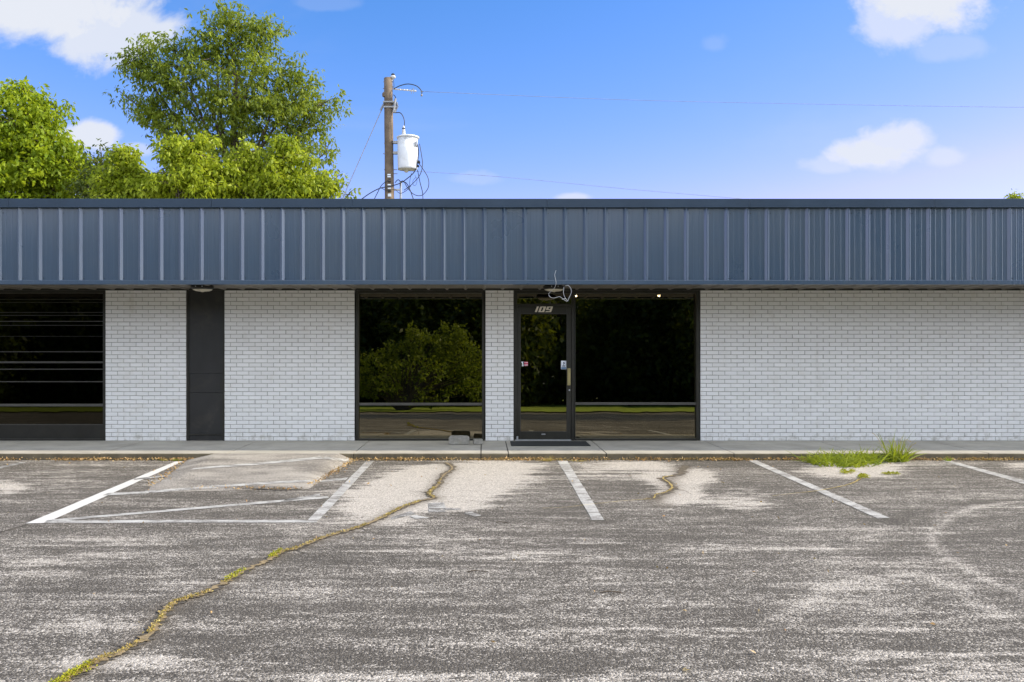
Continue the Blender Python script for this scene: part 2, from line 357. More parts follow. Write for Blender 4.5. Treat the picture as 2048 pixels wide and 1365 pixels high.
# ------------------------------------------------------------------ ground
g = MB().add([(-600, -600, -.6), (600, -600, -.6), (600, 900, -.6), (-600, 900, -.6)], [(0, 1, 2, 3)]).build('ground', M['earth']); tag(g, kind='structure')
YE = -10.5                                    # far edge of the lot, behind the camera
lot = None
def build_lot():
    xs = np.concatenate([np.linspace(-60, -11, 30), np.linspace(-10.9, 12.5, 430), np.linspace(12.6, 60, 30)])
    ys = np.concatenate([np.linspace(YE, 1.9, 30), np.linspace(2, YK + .02, 235)])
    X, Y = np.meshgrid(xs, ys); Z = -SL * (YK - Y)
    nx, ny = len(xs), len(ys)
    i = np.arange(nx * ny).reshape(ny, nx)
    fs = np.stack([i[:-1, :-1], i[:-1, 1:], i[1:, 1:], i[1:, :-1]], -1).reshape(-1, 4)
    me = bpy.data.meshes.new('parking_lot'); me.from_pydata(np.stack([X, Y, Z], -1).reshape(-1, 3).tolist(), [], fs.tolist()); me.update()
    Yc = np.maximum(Y, 1.5); px = CX + X / Yc * F; py = CY + (CZ - Z) / Yc * F
    wear = np.zeros_like(X); tar = np.zeros_like(X); track = np.zeros_like(X)
    # patches where the surface has worn through to pale stone
    for (cx, cy, rx, ry, a) in ((745, 1005, 70, 34, .75), (800, 980, 60, 28, .7), (850, 955, 70, 24, .5), (960, 955, 120, 34, .75), (930, 985, 70, 22, .5), (1010, 935, 60, 14, .45), (900, 1015, 90, 14, .45), (800, 1030, 60, 16, .4),
                                (1360, 990, 50, 20, .8), (1330, 955, 75, 22, .5), (1270, 930, 75, 10, .5), (1395, 955, 40, 16, .5), (1490, 1002, 75, 26, .45), (1190, 945, 60, 12, .3),
                                (1700, 938, 100, 20, .7), (1760, 945, 60, 12, .3), (15, 975, 40, 14, .5), (150, 955, 120, 30, .12), (2040, 932, 40, 8, .5), (330, 962, 45, 12, .4),
                                (1010, 1090, 330, 45, .16), (560, 1230, 500, 14, .12), (300, 1340, 330, 40, .16), (1100, 1350, 400, 40, .14), (1900, 1330, 240, 60, .15), (1450, 1265, 420, 16, .16), (1560, 1095, 380, 12, .12), (1550, 1325, 250, 60, .05),
                                (120, 1120, 240, 30, .10), (180, 1210, 260, 20, -.12), (900, 1170, 300, 20, -.06), (1650, 990, 140, 22, -.1), (1250, 990, 70, 26, -.14), (1060, 1000, 60, 24, -.14), (450, 1020, 160, 16, -.04)):
        d2 = ((px - cx) / rx) ** 2 + ((py - cy) / ry) ** 2; wear += a * np.exp(-d2 ** 1.4)
    def path(pts, wid, amp, arr):
        p = np.array([[v.x, v.y] for v in smoothpts([Vector((a, b, 0)) for a, b in pts], 10)])
        gp = np.array([G(a, b)[:2] for a, b in p]); best = np.full(X.shape, 9.0)
        near = (X > gp[:, 0].min() - 1) & (X < gp[:, 0].max() + 1) & (Y > gp[:, 1].min() - 1) & (Y < gp[:, 1].max() + 1)
        xx, yy = X[near], Y[near]; bb = np.full(xx.shape, 9.0)
        for k in range(len(gp) - 1):
            a, b = gp[k], gp[k + 1]; ab = b - a; L = (ab ** 2).sum() + 1e-9
            tt = np.clip(((xx - a[0]) * ab[0] + (yy - a[1]) * ab[1]) / L, 0, 1)
            bb = np.minimum(bb, np.hypot(xx - a[0] - tt * ab[0], yy - a[1] - tt * ab[1]))
        arr[near] += amp * np.exp(-(bb / wid) ** 2)
    path([(2100, 998), (2048, 1003), (1960, 1014), (1900, 1035), (1866, 1063), (1870, 1092), (1920, 1130), (2000, 1170), (2090, 1210)], .06, .27, track)
    path([(1775, 1045), (1830, 1026), (1900, 1012), (1990, 1003), (2070, 998)], .10, -.14, track)
    path([(1560, 1240), (1640, 1195), (1730, 1163), (1830, 1152), (1920, 1180), (1990, 1225)], .11, .27, track)
    path([(1640, 1290), (1720, 1230), (1800, 1195)], .2, .10, track)
    path([(1750, 1060), (1660, 1140), (1600, 1215)], .12, .08, track)
    path(CRACK, .10, .7, tar); path(CRACK, .14, .10, wear)
    path([(1365, 935), (1358, 950), (1340, 962), (1345, 975), (1335, 988), (1310, 998)], .10, .7, tar)
    path([(1310, 998), (1330, 1012)], .12, .5, tar)
    for nm, arr in (('wear', wear), ('track', track), ('tar', np.clip(tar, 0, 1))):
        at = me.attributes.new(nm, 'FLOAT', 'POINT'); at.data.foreach_set('value', arr.reshape(-1).astype(np.float32))
    return link('parking_lot', me, M['asphalt'])
CRACK = [(892, 926), (904, 938), (886, 953), (874, 972), (858, 988), (868, 997), (842, 1003), (800, 1018), (768, 1035), (720, 1055), (665, 1071), (625, 1085), (590, 1099), (560, 1107), (530, 1125), (500, 1137), (455, 1163), (415, 1185), (380, 1197), (350, 1207), (328, 1228), (310, 1255), (287, 1279), (255, 1298), (200, 1322), (160, 1345), (120, 1368), (60, 1400)]
lot = tag(build_lot(), kind='structure')

def stripe(quad, m, name='painted_line', dz=.004):
    """painted line from its four pixel corners, subdivided along its length"""
    a, b, c, d = [G(*q, dz) for q in quad]; n = 12
    vs = []; fs = []
    for i in range(n + 1):
        t = i / n; j = .004
        vs += [a.lerp(d, t) + Vector((random.uniform(-j, j), 0, 0)), b.lerp(c, t) + Vector((random.uniform(-j, j), 0, 0))]
    for i in range(n): fs.append((2 * i, 2 * i + 1, 2 * i + 3, 2 * i + 2))
    return MB().add(vs, fs).build(name, m, lot)
stripe([(351, 924), (366, 924), (92, 1047), (52, 1048)], M['paint'])
stripe([(733, 923), (748, 923), (634, 1046), (610, 1046)], M['paint_worn'])
stripe([(1115, 922), (1134, 922), (1208, 1041), (1184, 1041)], M['paint_worn'])
stripe([(1497, 922), (1514, 922), (1780, 1037), (1756, 1038)], M['paint_worn'])
stripe([(1880, 921), (1896, 921), (2180, 996), (2150, 998)], M['paint_worn'])
stripe([(42, 925), (56, 925), (-60, 952), (-85, 952)], M['paint_faded'])
stripe([(95, 1041), (612, 1041), (612, 1046), (88, 1047)], M['paint_worn'])
stripe([(105, 1040), (655, 993), (658, 997), (90, 1045)], M['paint_worn'])
stripe([(216, 987), (292, 984), (292, 988), (205, 992)], M['paint_worn'])
stripe([(640, 961), (696, 956), (692, 961), (640, 965)], M['paint_worn'])
stripe([(572, 1000), (640, 988), (640, 993), (560, 1005)], M['paint_faded'])
# remains of a parking symbol
for q in ([(857, 1007), (888, 1006), (892, 1018), (858, 1018)], [(858, 1019), (880, 1019), (895, 1025), (858, 1026)], [(818, 1033), (830, 1031), (860, 1037), (832, 1039)], [(785, 1035), (822, 1023), (832, 1029), (780, 1041)], [(928, 1027), (942, 1024), (962, 1032), (950, 1034)], [(888, 1017), (922, 1018), (922, 1021), (888, 1021)]):
    stripe(q, M['paint_worn'] if q[0][0] in (818,) else M['paint_faded'], 'painted_symbol')

def ribbon(path, wfun, m, name, parent, dz, jit=.35, k=10):
    p = [G(v.x, v.y, dz) for v in smoothpts([Vector((a, b, 0)) for a, b in path], k)]
    vs, fs = [], []
    for i, q in enumerate(p):
        t = (p[min(i + 1, len(p) - 1)] - p[max(i - 1, 0)]); t.z = 0; t.normalize(); n = Vector((-t.y, t.x, 0))
        wd = wfun(i / (len(p) - 1))
        off = n * random.uniform(-.3, .3) * wd
        vs += [q + off + n * wd * random.uniform(1 - jit, 1 + jit) / 2, q + off - n * wd * random.uniform(1 - jit, 1 + jit) / 2]
        if i: fs.append((2 * i - 2, 2 * i - 1, 2 * i + 1, 2 * i))
    return MB().add(vs, fs).build(name, m, parent), p
cr, crpts = ribbon(CRACK, lambda t: .045 + .045 * t, M['cracktar'], 'crack', lot, .004, .5)
ribbon(CRACK, lambda t: .022 + .035 * t, M['dirt'], 'crack_fill', lot, .008, .8)
ribbon([(892, 926), (904, 938), (886, 953), (874, 972), (858, 988), (868, 997), (842, 1003), (800, 1018)], lambda t: .085 - .03 * t, M['crackbrown'], 'crack', lot, .0055, .7)
ribbon([(1372, 932), (1366, 940), (1358, 950), (1326, 957), (1340, 968), (1346, 978), (1332, 986), (1312, 992), (1302, 999)], lambda t: .11 - .04 * t, M['crackbrown'], 'crack', lot, .004, .7)
ribbon([(1345, 952), (1326, 957), (1340, 968), (1344, 977), (1330, 986), (1312, 990), (1308, 998)], lambda t: .02, M['drygrass'], 'crack_fill', lot, .008, .8)
ribbon([(1302, 999), (1250, 1003), (1190, 1009), (1130, 1016), (1085, 1018)], lambda t: .012 * (1 - .6 * t), M['drygrass'], 'crack_fill', lot, .008, .6)
ribbon([(1728, 948), (1716, 962), (1690, 972), (1640, 982), (1590, 988), (1545, 993)], lambda t: .022 * (1 - .7 * t), M['drygrass'], 'crack_fill', lot, .008, .6)
for hp in ([(590, 1099), (612, 1108), (640, 1110), (668, 1117)], [(455, 1163), (430, 1158), (404, 1160)], [(720, 1055), (740, 1064), (775, 1066)], [(858, 988), (836, 984), (815, 986)], [(255, 1298), (222, 1290), (196, 1294)], [(886, 953), (910, 958), (936, 956)], [(1346, 978), (1368, 982), (1384, 990)]):
    ribbon(hp, lambda t: .013 * (1 - .75 * t), M['cracktar'], 'crack', lot, .0048, .6)
ribbon([(380, 977), (440, 979), (500, 979), (560, 981), (606, 980)], lambda t: .035, M['cracktar'], 'crack', lot, .010, .7)
ribbon([(0, 1066), (25, 1059), (55, 1049)], lambda t: .035, M['cracktar'], 'crack', lot, .003, .6)

# ------------------------------------------------------------------ small leaf-like geometry
def quads(pos, d, nrm, L, Wd, fold=.15):
    d = d / np.linalg.norm(d, axis=1, keepdims=True)
    s = np.cross(d, nrm); s /= np.linalg.norm(s, axis=1, keepdims=True) + 1e-9
    n = np.cross(s, d); L = L[:, None]; Wd = Wd[:, None]
    mid = pos + d * L * .45
    v = np.stack([pos, mid + s * Wd / 2 + n * Wd * fold, pos + d * L, mid - s * Wd / 2 + n * Wd * fold], 1).reshape(-1, 3)
    f = np.arange(len(pos) * 4).reshape(-1, 4)
    return v, f
def qmesh(name, v, f, m, parent=None):
    me = bpy.data.meshes.new(name); n = len(f)
    me.vertices.add(len(v)); me.vertices.foreach_set('co', np.asarray(v, np.float32).reshape(-1))
    me.loops.add(n * 4); me.loops.foreach_set('vertex_index', np.asarray(f, np.int32).reshape(-1))
    me.polygons.add(n); me.polygons.foreach_set('loop_start', np.arange(0, n * 4, 4, dtype=np.int32))
    me.update(calc_edges=True); me.validate()
    return link(name, me, m, parent)
def rdir(n):
    a = RNG.normal(size=(n, 3)); return a / np.linalg.norm(a, axis=1, keepdims=True)

# moss cushions along the crack: small scales heaped in clumps
def moss(pts, name, m, per, wid, hgt, label, keep=lambda i: True):
    pos = []
    for i, q in enumerate(pts):
        if not keep(i): continue
        k = RNG.integers(per // 2, per)
        for _ in range(k):
            r = abs(RNG.normal()) * .5; a = RNG.uniform(0, 6.28)
            pos.append((q.x + math.cos(a) * wid * r, q.y + math.sin(a) * wid * r, lotz(q.y) + .008 + hgt * max(0, 1 - r) * RNG.uniform(.2, 1)))
    pos = np.array(pos); n = len(pos)
    d = rdir(n); d[:, 2] = np.abs(d[:, 2]) * .6 + .1
    v, f = quads(pos, d, rdir(n), RNG.uniform(.008, .020, n), RNG.uniform(.006, .012, n))
    return tag(qmesh(name, v, f, m), label, 'moss', kind='stuff')
dense = []
for i in range(len(crpts) - 1):
    L = (crpts[i + 1] - crpts[i]).length
    for k in range(max(1, int(L / .02))): dense.append(crpts[i].lerp(crpts[i + 1], random.random()))
from mathutils import noise as mn
moss(dense, 'moss', M['moss'], 11, .034, .012, 'ochre yellow moss filling the long crack across the asphalt', lambda i: mn.noise(dense[i] * 4.2) > -.12 and dense[i].y < 10.6)
moss([q for q in dense if mn.noise(q * 1.7 + Vector((9, 2, 0))) > .22 and q.y < 10.4], 'moss', M['mossgreen'], 26, .042, .034, 'bright green moss cushions swelling along the long asphalt crack')
mp = [G(1697 + random.uniform(-14, 14), 946 + random.uniform(-3, 3)) for _ in range(40)] + [G(1728 + random.uniform(-9, 9), 955 + random.uniform(-3, 3)) for _ in range(40)] + [G(1780 + random.uniform(-16, 16), 950 + random.uniform(-1, 1)) for _ in range(30)]
moss(mp, 'moss', M['mossgreen'], 24, .04, .03, 'yellow green moss cushions on the worn patch before the kerb grass')

# ------------------------------------------------------------------ walkway with kerb
walk_x = [-22, -16.5, -13, -9.3, -7.43, -5.58, -3.73, -1.895, -.044, .355, 1.776, 3.63, 5.48, 7.33, 9.2, 13, 17, 24]
wk = MB()
for a, b in zip(walk_x[:-1], walk_x[1:]):
    gp = .008
    prof = [(YW + .3, .1), (YK + .02, .1), (YK + .008, .096), (YK, .085), (YK - .0, -.1)]     # rounded nosing
    a, b = a + gp, b - gp
    j = [random.uniform(-.003, .003) for _ in prof]
    vs = [(x, y + jj * .5, z + (jj * .3 if z > 0 else 0)) for x in (a, b) for (y, z), jj in zip(prof, j)]; n = len(prof)
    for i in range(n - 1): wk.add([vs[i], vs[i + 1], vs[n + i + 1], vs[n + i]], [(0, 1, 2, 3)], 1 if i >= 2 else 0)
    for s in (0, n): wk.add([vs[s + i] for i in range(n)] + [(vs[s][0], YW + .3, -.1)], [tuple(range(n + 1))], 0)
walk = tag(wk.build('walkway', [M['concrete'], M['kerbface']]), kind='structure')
MB().box(-22, 24, YK + .012, YW + .2, -.1, .088).build('joint_bed', M['joint'], walk)

# asphalt ramp up to the walkway
def rampmesh():
    top = .097; r = MB(); n, k = 30, 18
    L0, R0 = G(372, 921), G(708, 921); crest = [Vector(((430 - CX) / F * YK, YK - .002, top)), Vector(((678 - CX) / F * YK, YK - .002, top))]
    fl, fr = G(283, 986), G(618, 980)
    def pt(u, v):
        # v 0 at the kerb, 1 at the toe; u from left toe to right toe
        ul, ur = .17, .90
        a = L0.lerp(fl, v); b = R0.lerp(fr, v)
        cl = crest[0].lerp(fl + Vector((.25, 0, 0)), v); c2 = crest[1].lerp(fr + Vector((-.2, 0, 0)), v)
        if u < ul: q = a.lerp(cl, u / ul)
        elif u > ur: q = c2.lerp(b, (u - ur) / (1 - ur))
        else: q = cl.lerp(c2, (u - ul) / (ur - ul))
        base = lotz(q.y); hgt = max(0, q.z - base)
        edge = min(1, u / ul, (1 - u) / (1 - ur))
        zz = top * (1 - v) ** .9 * (edge if edge < 1 else 1)
        wob = mn.noise(Vector((q.x * 2.2, q.y * 2.2, 3))) * .012 * min(1, 3 * v) * (1 if 0 < u < 1 else 0)
        lip = .012 if (0.02 < u < .98 and v < .99) else -.01
        w2 = (mn.noise(Vector((u * 9, v * 9, 7)))) * .05 * v
        return Vector((q.x + w2, q.y + w2 * .6 * (v > .95), base + max(zz + wob, 0) + lip * (v > .02)))
    vs = [pt(i / n, j / k) for j in range(k + 1) for i in range(n + 1)]
    fs = [(j * (n + 1) + i, j * (n + 1) + i + 1, (j + 1) * (n + 1) + i + 1, (j + 1) * (n + 1) + i) for j in range(k) for i in range(n)]
    return r.add(vs, fs), pt
rm, RPT = rampmesh(); ramp = tag(rm.build('ramp', M['ramp'], smooth=True), kind='structure')
from mathutils.bvhtree import BVHTree
RB = BVHTree.FromPolygons([Vector(v) for v in rm.v], rm.f)
def onramp(px, py, dz=.004):
    o = Vector((0, 0, CZ)); d = Vector(((px - CX) / F, 1, (CY - py) / F)).normalized()
    h = RB.ray_cast(o, d); q = h[0] if h[0] is not None else None; gq = G(px, py)
    if q is None or q.z < gq.z and False: q = gq
    return q + Vector((0, 0, dz))
def rampline(top, bot, m):
    n = 24; vs = []; fs = []
    for i in range(n + 1):
        t = i / n
        def at(pl):
            s = t * (len(pl) - 1); k = min(int(s), len(pl) - 2); return pl[k][0] + (pl[k + 1][0] - pl[k][0]) * (s - k), pl[k][1] + (pl[k + 1][1] - pl[k][1]) * (s - k)
        vs += [onramp(*at(top)), onramp(*at(bot))]
        if i: fs.append((2 * i - 2, 2 * i - 1, 2 * i + 1, 2 * i))
    return MB().add(vs, fs).build('painted_line', m, ramp)
rampline([(392, 936), (520, 926), (640, 914)], [(380, 940), (520, 930.5), (648, 918)], M['paint_worn'])
rampline([(650, 914), (705, 921)], [(645, 918), (702, 924.5)], M['paint_worn'])
rampline([(290, 983), (420, 973), (560, 963), (645, 960)], [(286, 988), (420, 977.5), (560, 967), (645, 964)], M['paint_worn'])
rampline([(268, 958), (338, 951)], [(268, 961), (338, 954)], M['paint_faded'])

# ------------------------------------------------------------------ the building
B = tag(empty('commercial_building'), 'long low commercial building with white painted brick front under a blue grey ribbed metal fascia', 'building')
ZS = CZ + (CY - 570) / F * YF          # soffit underside
ZT = CZ + (CY - 399) / F * YF          # top of the cap
CRS, BL, JT = .0677, .2030, .0085
def brick_panel(px0, px1, first=.5):
    x0, x1 = WX(px0), WX(px1); z0 = .1; z1 = ZS + .05
    mb = MB(); row = 0; z = z0 + .003
    while z < z1:
        zb, zt = z, min(z + CRS - JT, z1); xo = x0 - (BL * .5 if row % 2 else 0) - (1 - first) * BL * .0
        x = xo
        while x < x1:
            jx = random.uniform(-.0015, .0015)
            a, b = max(x + jx, x0), min(x + BL - JT + random.uniform(-.0015, .0015), x1)
            if x1 - b < .03: b = x1
            if b - a > .012:
                o = random.uniform(0, .0022); t1 = random.uniform(-.0012, .0012); bv = .0035; yb = YW + .014
                dz1, dz2 = random.uniform(-.0012, .0012), random.uniform(-.0012, .0012)
                A = [(a, yb, zb), (b, yb, zb), (b, yb, zt), (a, yb, zt)]
                Q = [(a, YW - o + bv, zb + dz1), (b, YW - o + bv, zb + dz2), (b, YW - o + bv, zt + dz2), (a, YW - o + bv, zt + dz1)]
                C = [(a + bv, YW - o + t1, zb + bv + dz1), (b - bv, YW - o - t1, zb + bv + dz2), (b - bv, YW - o - t1, zt - bv + dz2), (a + bv, YW - o + t1, zt - bv + dz1)]
                mb.add(A + Q + C, [(0, 1, 5, 4), (1, 2, 6, 5), (2, 3, 7, 6), (3, 0, 4, 7), (4, 5, 9, 8), (5, 6, 10, 9), (6, 7, 11, 10), (7, 4, 8, 11), (8, 9, 10, 11)])
            x += BL
        z += CRS; row += 1
    wl = mb.build('brick_wall', M['brick'], B)
    MB().box(x0 + .003, x1 - .003, YW + .0085, YW + .2, z0 - .02, z1).build('mortar', M['mortar'], wl)
    return wl
PANELS = [(-900, -420), (211, 372), (449, 709), (971, 1027), (1401, 2700)]
for a, b in PANELS: brick_panel(a, b)
# dark cavity behind the front, so the glass looks into a real room
inn = MB()
xa, xb, yb, zf, zc = WX(-900) , WX(2700), YW + 6.0, .1, ZS + .02
inn.add([(xa, YW + .21, zf), (xb, YW + .21, zf), (xb, yb, zf), (xa, yb, zf)], [(0, 1, 2, 3)])
inn.add([(xa, yb, zf), (xb, yb, zf), (xb, yb, zc), (xa, yb, zc)], [(0, 1, 2, 3)])
inn.add([(xa, YW + .21, zc), (xb, YW + .21, zc), (xb, yb, zc), (xa, yb, zc)], [(0, 1, 2, 3)])
inn.build('interior_room', M['dark_in'], B)
# outer shell: side walls, back wall and roof
XL, XR, YB = WX(-900), WX(2700), YW + 10.0
sh = MB(); sh.box(XL - .2, XL - .002, YW + .02, YB, -.3, ZT - .25); sh.box(XR + .002, XR + .2, YW + .02, YB, -.3, ZT - .25); sh.box(XL - .2, XR + .2, YB + .002, YB + .2, -.3, ZT - .25)
sh.build('side_wall', M['mortar'], B)
MB().box(XL - .25, XR + .25, YF + .12, YB + .25, ZT - .24, ZT - .12).build('roof', M['roof'], B)
# fascia: ribbed sheet
def fascia():
    sp = .3050; x0 = (CX - 968); px_r = 1049.0; xr = (px_r - CX) / F * YF
    prof = []                                # (dx, dy) of one module around the rib
    mod = [(-.036, 0), (-.006, -.034), (.004, -.034), (.038, 0), (.09, 0), (.096, -.0011), (.104, -.0011), (.110, 0), (.185, 0), (.191, -.0011), (.199, -.0011), (.205, 0)]
    z0, z1 = CZ + (CY - 561) / F * YF, CZ + (CY - 413) / F * YF
    k0 = int((XL - xr) / sp) - 1; k1 = int((XR - xr) / sp) + 1
    line = [(xr + k * sp + dx, YF + dy) for k in range(k0, k1) for dx, dy in mod]
    vs = [(x, y, z) for z in (z0, z1) for x, y in line]; n = len(line)
    m = MB().add(vs, [(i, i + 1, n + i + 1, n + i) for i in range(n - 1)])
    return m, line
fm, fline = fascia(); fas = fm.build('fascia', M['metal'], B)
scw = MB()
for k in range(-34, 40):
    for zz in (1.08, 2.06):
        xk = (1049.0 - CX) / F * YF + k * .305 + .055
        scw.lathe([(.0065, 0), (.0065, -.004), (.003, -.006)], (xk + random.uniform(-.004, .004), YF - .0005, CZ + zz + random.uniform(-.006, .006)), 6, axis='Y')
so_ = scw.build('screws', M['bronze'], fas); so_['kind'] = 'stuff'
capz0 = CZ + (CY - 414.5) / F * (YF - .05)
cap = MB(); seg = [XL - .3, -10.2, -7.15, -4.1, -1.985, .95, 4.0, 6.78, 9.9, 13.0, XR + .3]
for a, b in zip(seg[:-1], seg[1:]):
    o = random.uniform(-.0015, .0015)
    cap.box(a + .001, b - .001, YF - .052 + o, YF + .25, capz0, ZT, .004)
    cap.box(a + .001, b - .001, YF - .060 + o, YF - .045, capz0 - .006, capz0 + .004, .001)
cap.build('cap_flashing', M['capmetal'], fas)
tb = MB(); tb.box(XL - .3, XR + .3, YF - .045, YF + .03, ZS, ZS + .066, .005)
tb.build('bottom_trim', M['metal'], fas)
# soffit with ribs running back to the wall
so = MB(); xr = (1049 - CX) / F * YF; k0 = int((XL - xr) / .305) - 1; k1 = int((XR - xr) / .305) + 2
sl = []
for k in range(k0, k1):
    for dx, dz in ((-.036, 0), (-.012, -.022), (.012, -.022), (.036, 0)): sl.append((xr + .0 + k * .305 + dx, ZS + .028 + dz))
n = len(sl); so.add([(x, y, z) for y in (YF - .03, YW + .22) for x, z in sl], [(i, i + 1, n + i + 1, n + i) for i in range(n - 1)])
so.build('soffit', M['soffit'], B)
MB().box(XL, XR, YW - .03, YW - .004, ZS - .004, ZS + .06, .003).build('soffit_trim', M['bronze'], B)

TILT = .0218
def frame_rect(mb, x0, x1, z0, z1, wl, wr, wb, wtp, y0, y1, bev=.003):
    mb.box(x0, x0 + wl, y0, y1, z0, z1, bev); mb.box(x1 - wr, x1, y0, y1, z0, z1, bev)
    mb.box(x0 + wl, x1 - wr, y0 + .001, y1, z0, z0 + wb, bev); mb.box(x0 + wl, x1 - wr, y0 + .001, y1, z1 - wtp, z1, bev)
def pane(x0, x1, z0, z1, y, parent, name='glass_pane', m_='glass'):
    dy = TILT * (z1 - z0)
    m = MB().add([(x0, y, z0), (x1, y, z0), (x1, y + dy, z1), (x0, y + dy, z1)], [(0, 1, 2, 3)])
    return m.build(name, M[m_], parent)
ZB = WZ(882) + .002
def window(px0, px1, gl, gr, bar_py, label):
    x0, x1 = WX(px0), WX(px1); z1 = ZS - .003
    m = MB(); frame_rect(m, x0, x1, ZB, z1, WX(gl) - x0, x1 - WX(gr), .034, .045, YW + .012, YW + .13)
    wdw = m.build('window', M['bronze'], B)
    if label: wdw['label'] = label
    pane(WX(gl) + .001, WX(gr) - .001, ZB + .03, z1 - .04, YW + .062, wdw, m_='glassdark' if px1 < 300 else 'glass')
    zb = WZ(bar_py)
    if bar_py: MB().box(WX(gl), WX(gr), YW + .024, YW + .11, zb - .021, zb + .019, .003).build('glazing_bar', M['bar'], wdw)
    return wdw
window(711, 969, 717, 964, 809, 'left shop window reflecting a green bush')
window(1149, 1399, 1151, 1393, 808, 'right shop window beside the glass door')
w0 = window(-420, 210, -412, 205, 811, 'dark window at the far left crossed by many thin bars')
for py, h in ((599, 1.2), (605, 1.2), (625, 1.2), (631, 1.2), (643, 1.4), (651, 1.2), (673, .6), (704, 1.5), (725, 3.6), (739, 1.8), (764, 1.8), (850, 1.6)):
    zc_ = WZ(py); hh = h * YW / F / 2
    MB().box(WX(-412), WX(205), YW + .028, YW + .05, zc_ - hh, zc_ + hh).build('glazing_bar', M['bronze2'] if h > 1.2 else M['bronze'], w0)
MB().box(WX(-412), WX(205), YW + .034, YW + .05, ZB + .034, WZ(850) - .006).build('lower_board', mat('dark_board', (.020, .019, .016), .35, var=.2, nscale=3), w0)
# dark infill panel between the brick piers
x0, x1 = WX(373), WX(448)
pn = MB(); pn.box(x0 + .03, x1 - .03, YW + .03, YW + .12, .1, WZ(786) - .002, .002); pn.box(x0 + .03, x1 - .03, YW + .032, YW + .12, WZ(786) + .002, WZ(748) - .002, .002); pn.box(x0 + .03, x1 - .03, YW + .026, YW + .12, WZ(748) + .002, ZS, .002)
pnl = pn.build('infill_panel', M['blackpanel'], B)
fr = MB(); fr.box(x0 + .002, x0 + .03, YW + .01, YW + .14, .1, ZS - .003, .002); fr.box(x1 - .03, x1 - .002, YW + .01, YW + .14, .1, ZS - .003, .002)
fr.box(x0 + .03, x1 - .03, YW + .014, YW + .03, WZ(871), WZ(868.5), .001); fr.build('panel_trim', M['bronze'], pnl)

# ---------------- door
dx0, dx1 = WX(1028.5), WX(1148)
m = MB(); zh = WZ(612)
m.box(dx0, WX(1034), YW + .008, YW + .14, ZB, ZS - .003, .003); m.box(WX(1143.5), dx1, YW + .008, YW + .14, ZB, ZS - .003, .003)
m.box(WX(1034), WX(1143.5), YW + .012, YW + .14, ZS - .055, ZS - .003, .003); m.box(WX(1034), WX(1143.5), YW + .010, YW + .14, zh, zh + .035, .003)
dfr = m.build('door_frame', M['bronze'], B)
pane(WX(1034), WX(1143.5), zh + .033, ZS - .05, YW + .062, dfr)
MB().box(WX(1030), WX(1142), YW - .02, YW + .14, .102, .118, .003).build('threshold', M['alu'], dfr)
dz0, dz1 = .122, zh - .004
m = MB(); lx0, lx1 = WX(1034.6), WX(1143)
frame_rect(m, lx0, lx1, dz0, dz1, WX(1041) - lx0, lx1 - WX(1134), WZ(864) - dz0, dz1 - WZ(628), YW + .022, YW + .068, .003)
door = m.build('door', M['bronze'], B); door['label'] = 'glass shop door in a dark bronze frame'
pane(WX(1041) + .001, WX(1134) - .001, WZ(864), WZ(628), YW + .040, door)
fbd = MB()  # slim glazing bead
frame_rect(fbd, WX(1040.6), WX(1134.4), WZ(864.4), WZ(627.6), .007, .007, .007, .007, YW + .016, YW + .024, .001); fbd.build('glazing_bead', M['bronze2'], door)
hd = MB(); hx0, hx1 = WX(1134.5), WX(1140.5)
hd.box(hx0, hx1, YW - .035, YW - .012, WZ(771), WZ(737), .004); hd.box(hx0 + .01, hx1 - .01, YW - .013, YW + .023, WZ(769), WZ(765), .002); hd.box(hx0 + .01, hx1 - .01, YW - .013, YW + .023, WZ(743), WZ(739), .002)
hd.build('handle', M['brass'], door)
MB().lathe([(.016, 0), (.016, -.010), (.011, -.014)], (WX(1139), YW + .022, WZ(781)), 20, axis='Y').build('lock', M['alu'], door, True)
MB().box(WX(1083), WX(1091), YW + .015, YW + .023, WZ(870.3), WZ(868), .003).build('name_plate', M['alu'], door)
MB().box(WX(1033), WX(1036.5), YW - .012, YW + .022, WZ(880), WZ(873), .004).build('pivot_hinge', M['alu'], door)
MB().box(WX(1034), WX(1036), YW + .004, YW + .022, WZ(624), WZ(618), .002).build('pivot_hinge', M['bronze2'], door)
# street number 109 in slanted block numerals
ng = MB(); sx, sz = YW / F, YW / F
def glyph(polys, ox):
    for poly in polys:
        pts = []
        for u, v in poly:                    # u in px to the right, v in px up from the baseline
            pts.append((WX(ox + u + v * .36), WZ(624.6) + v * sz))
        ng.prism(pts, YW + .0135, YW + .0225)
H = 11.2
glyph([[(0, 0), (4.3, 0), (4.3, H), (.4, H)]], 1069.6)
glyph([[(0, 0), (12, 0), (12, 2.0), (0, 2.0)], [(0, 2.0), (4.2, 2.0), (4.2, 9.4), (0, 9.4)], [(7.4, 2.0), (12, 2.0), (12, 9.4), (7.4, 9.4)], [(0, 9.4), (12, 9.4), (11.8, H), (.6, H)]], 1076.6)
glyph([[(0, 0), (11.6, 0), (12, 1.9), (1.2, 1.9)], [(8.0, 1.9), (12, 1.9), (12, 9.4), (8.0, 9.4)], [(0, 4.3), (8.0, 4.3), (8.0, 6.0), (0, 6.0)], [(0, 6.0), (4.4, 6.0), (4.4, 9.4), (0, 9.4)], [(0, 9.4), (12, 9.4), (11.6, H), (.6, H)]], 1090.4)
nm_ = ng.build('street_number', M['cream'], door)
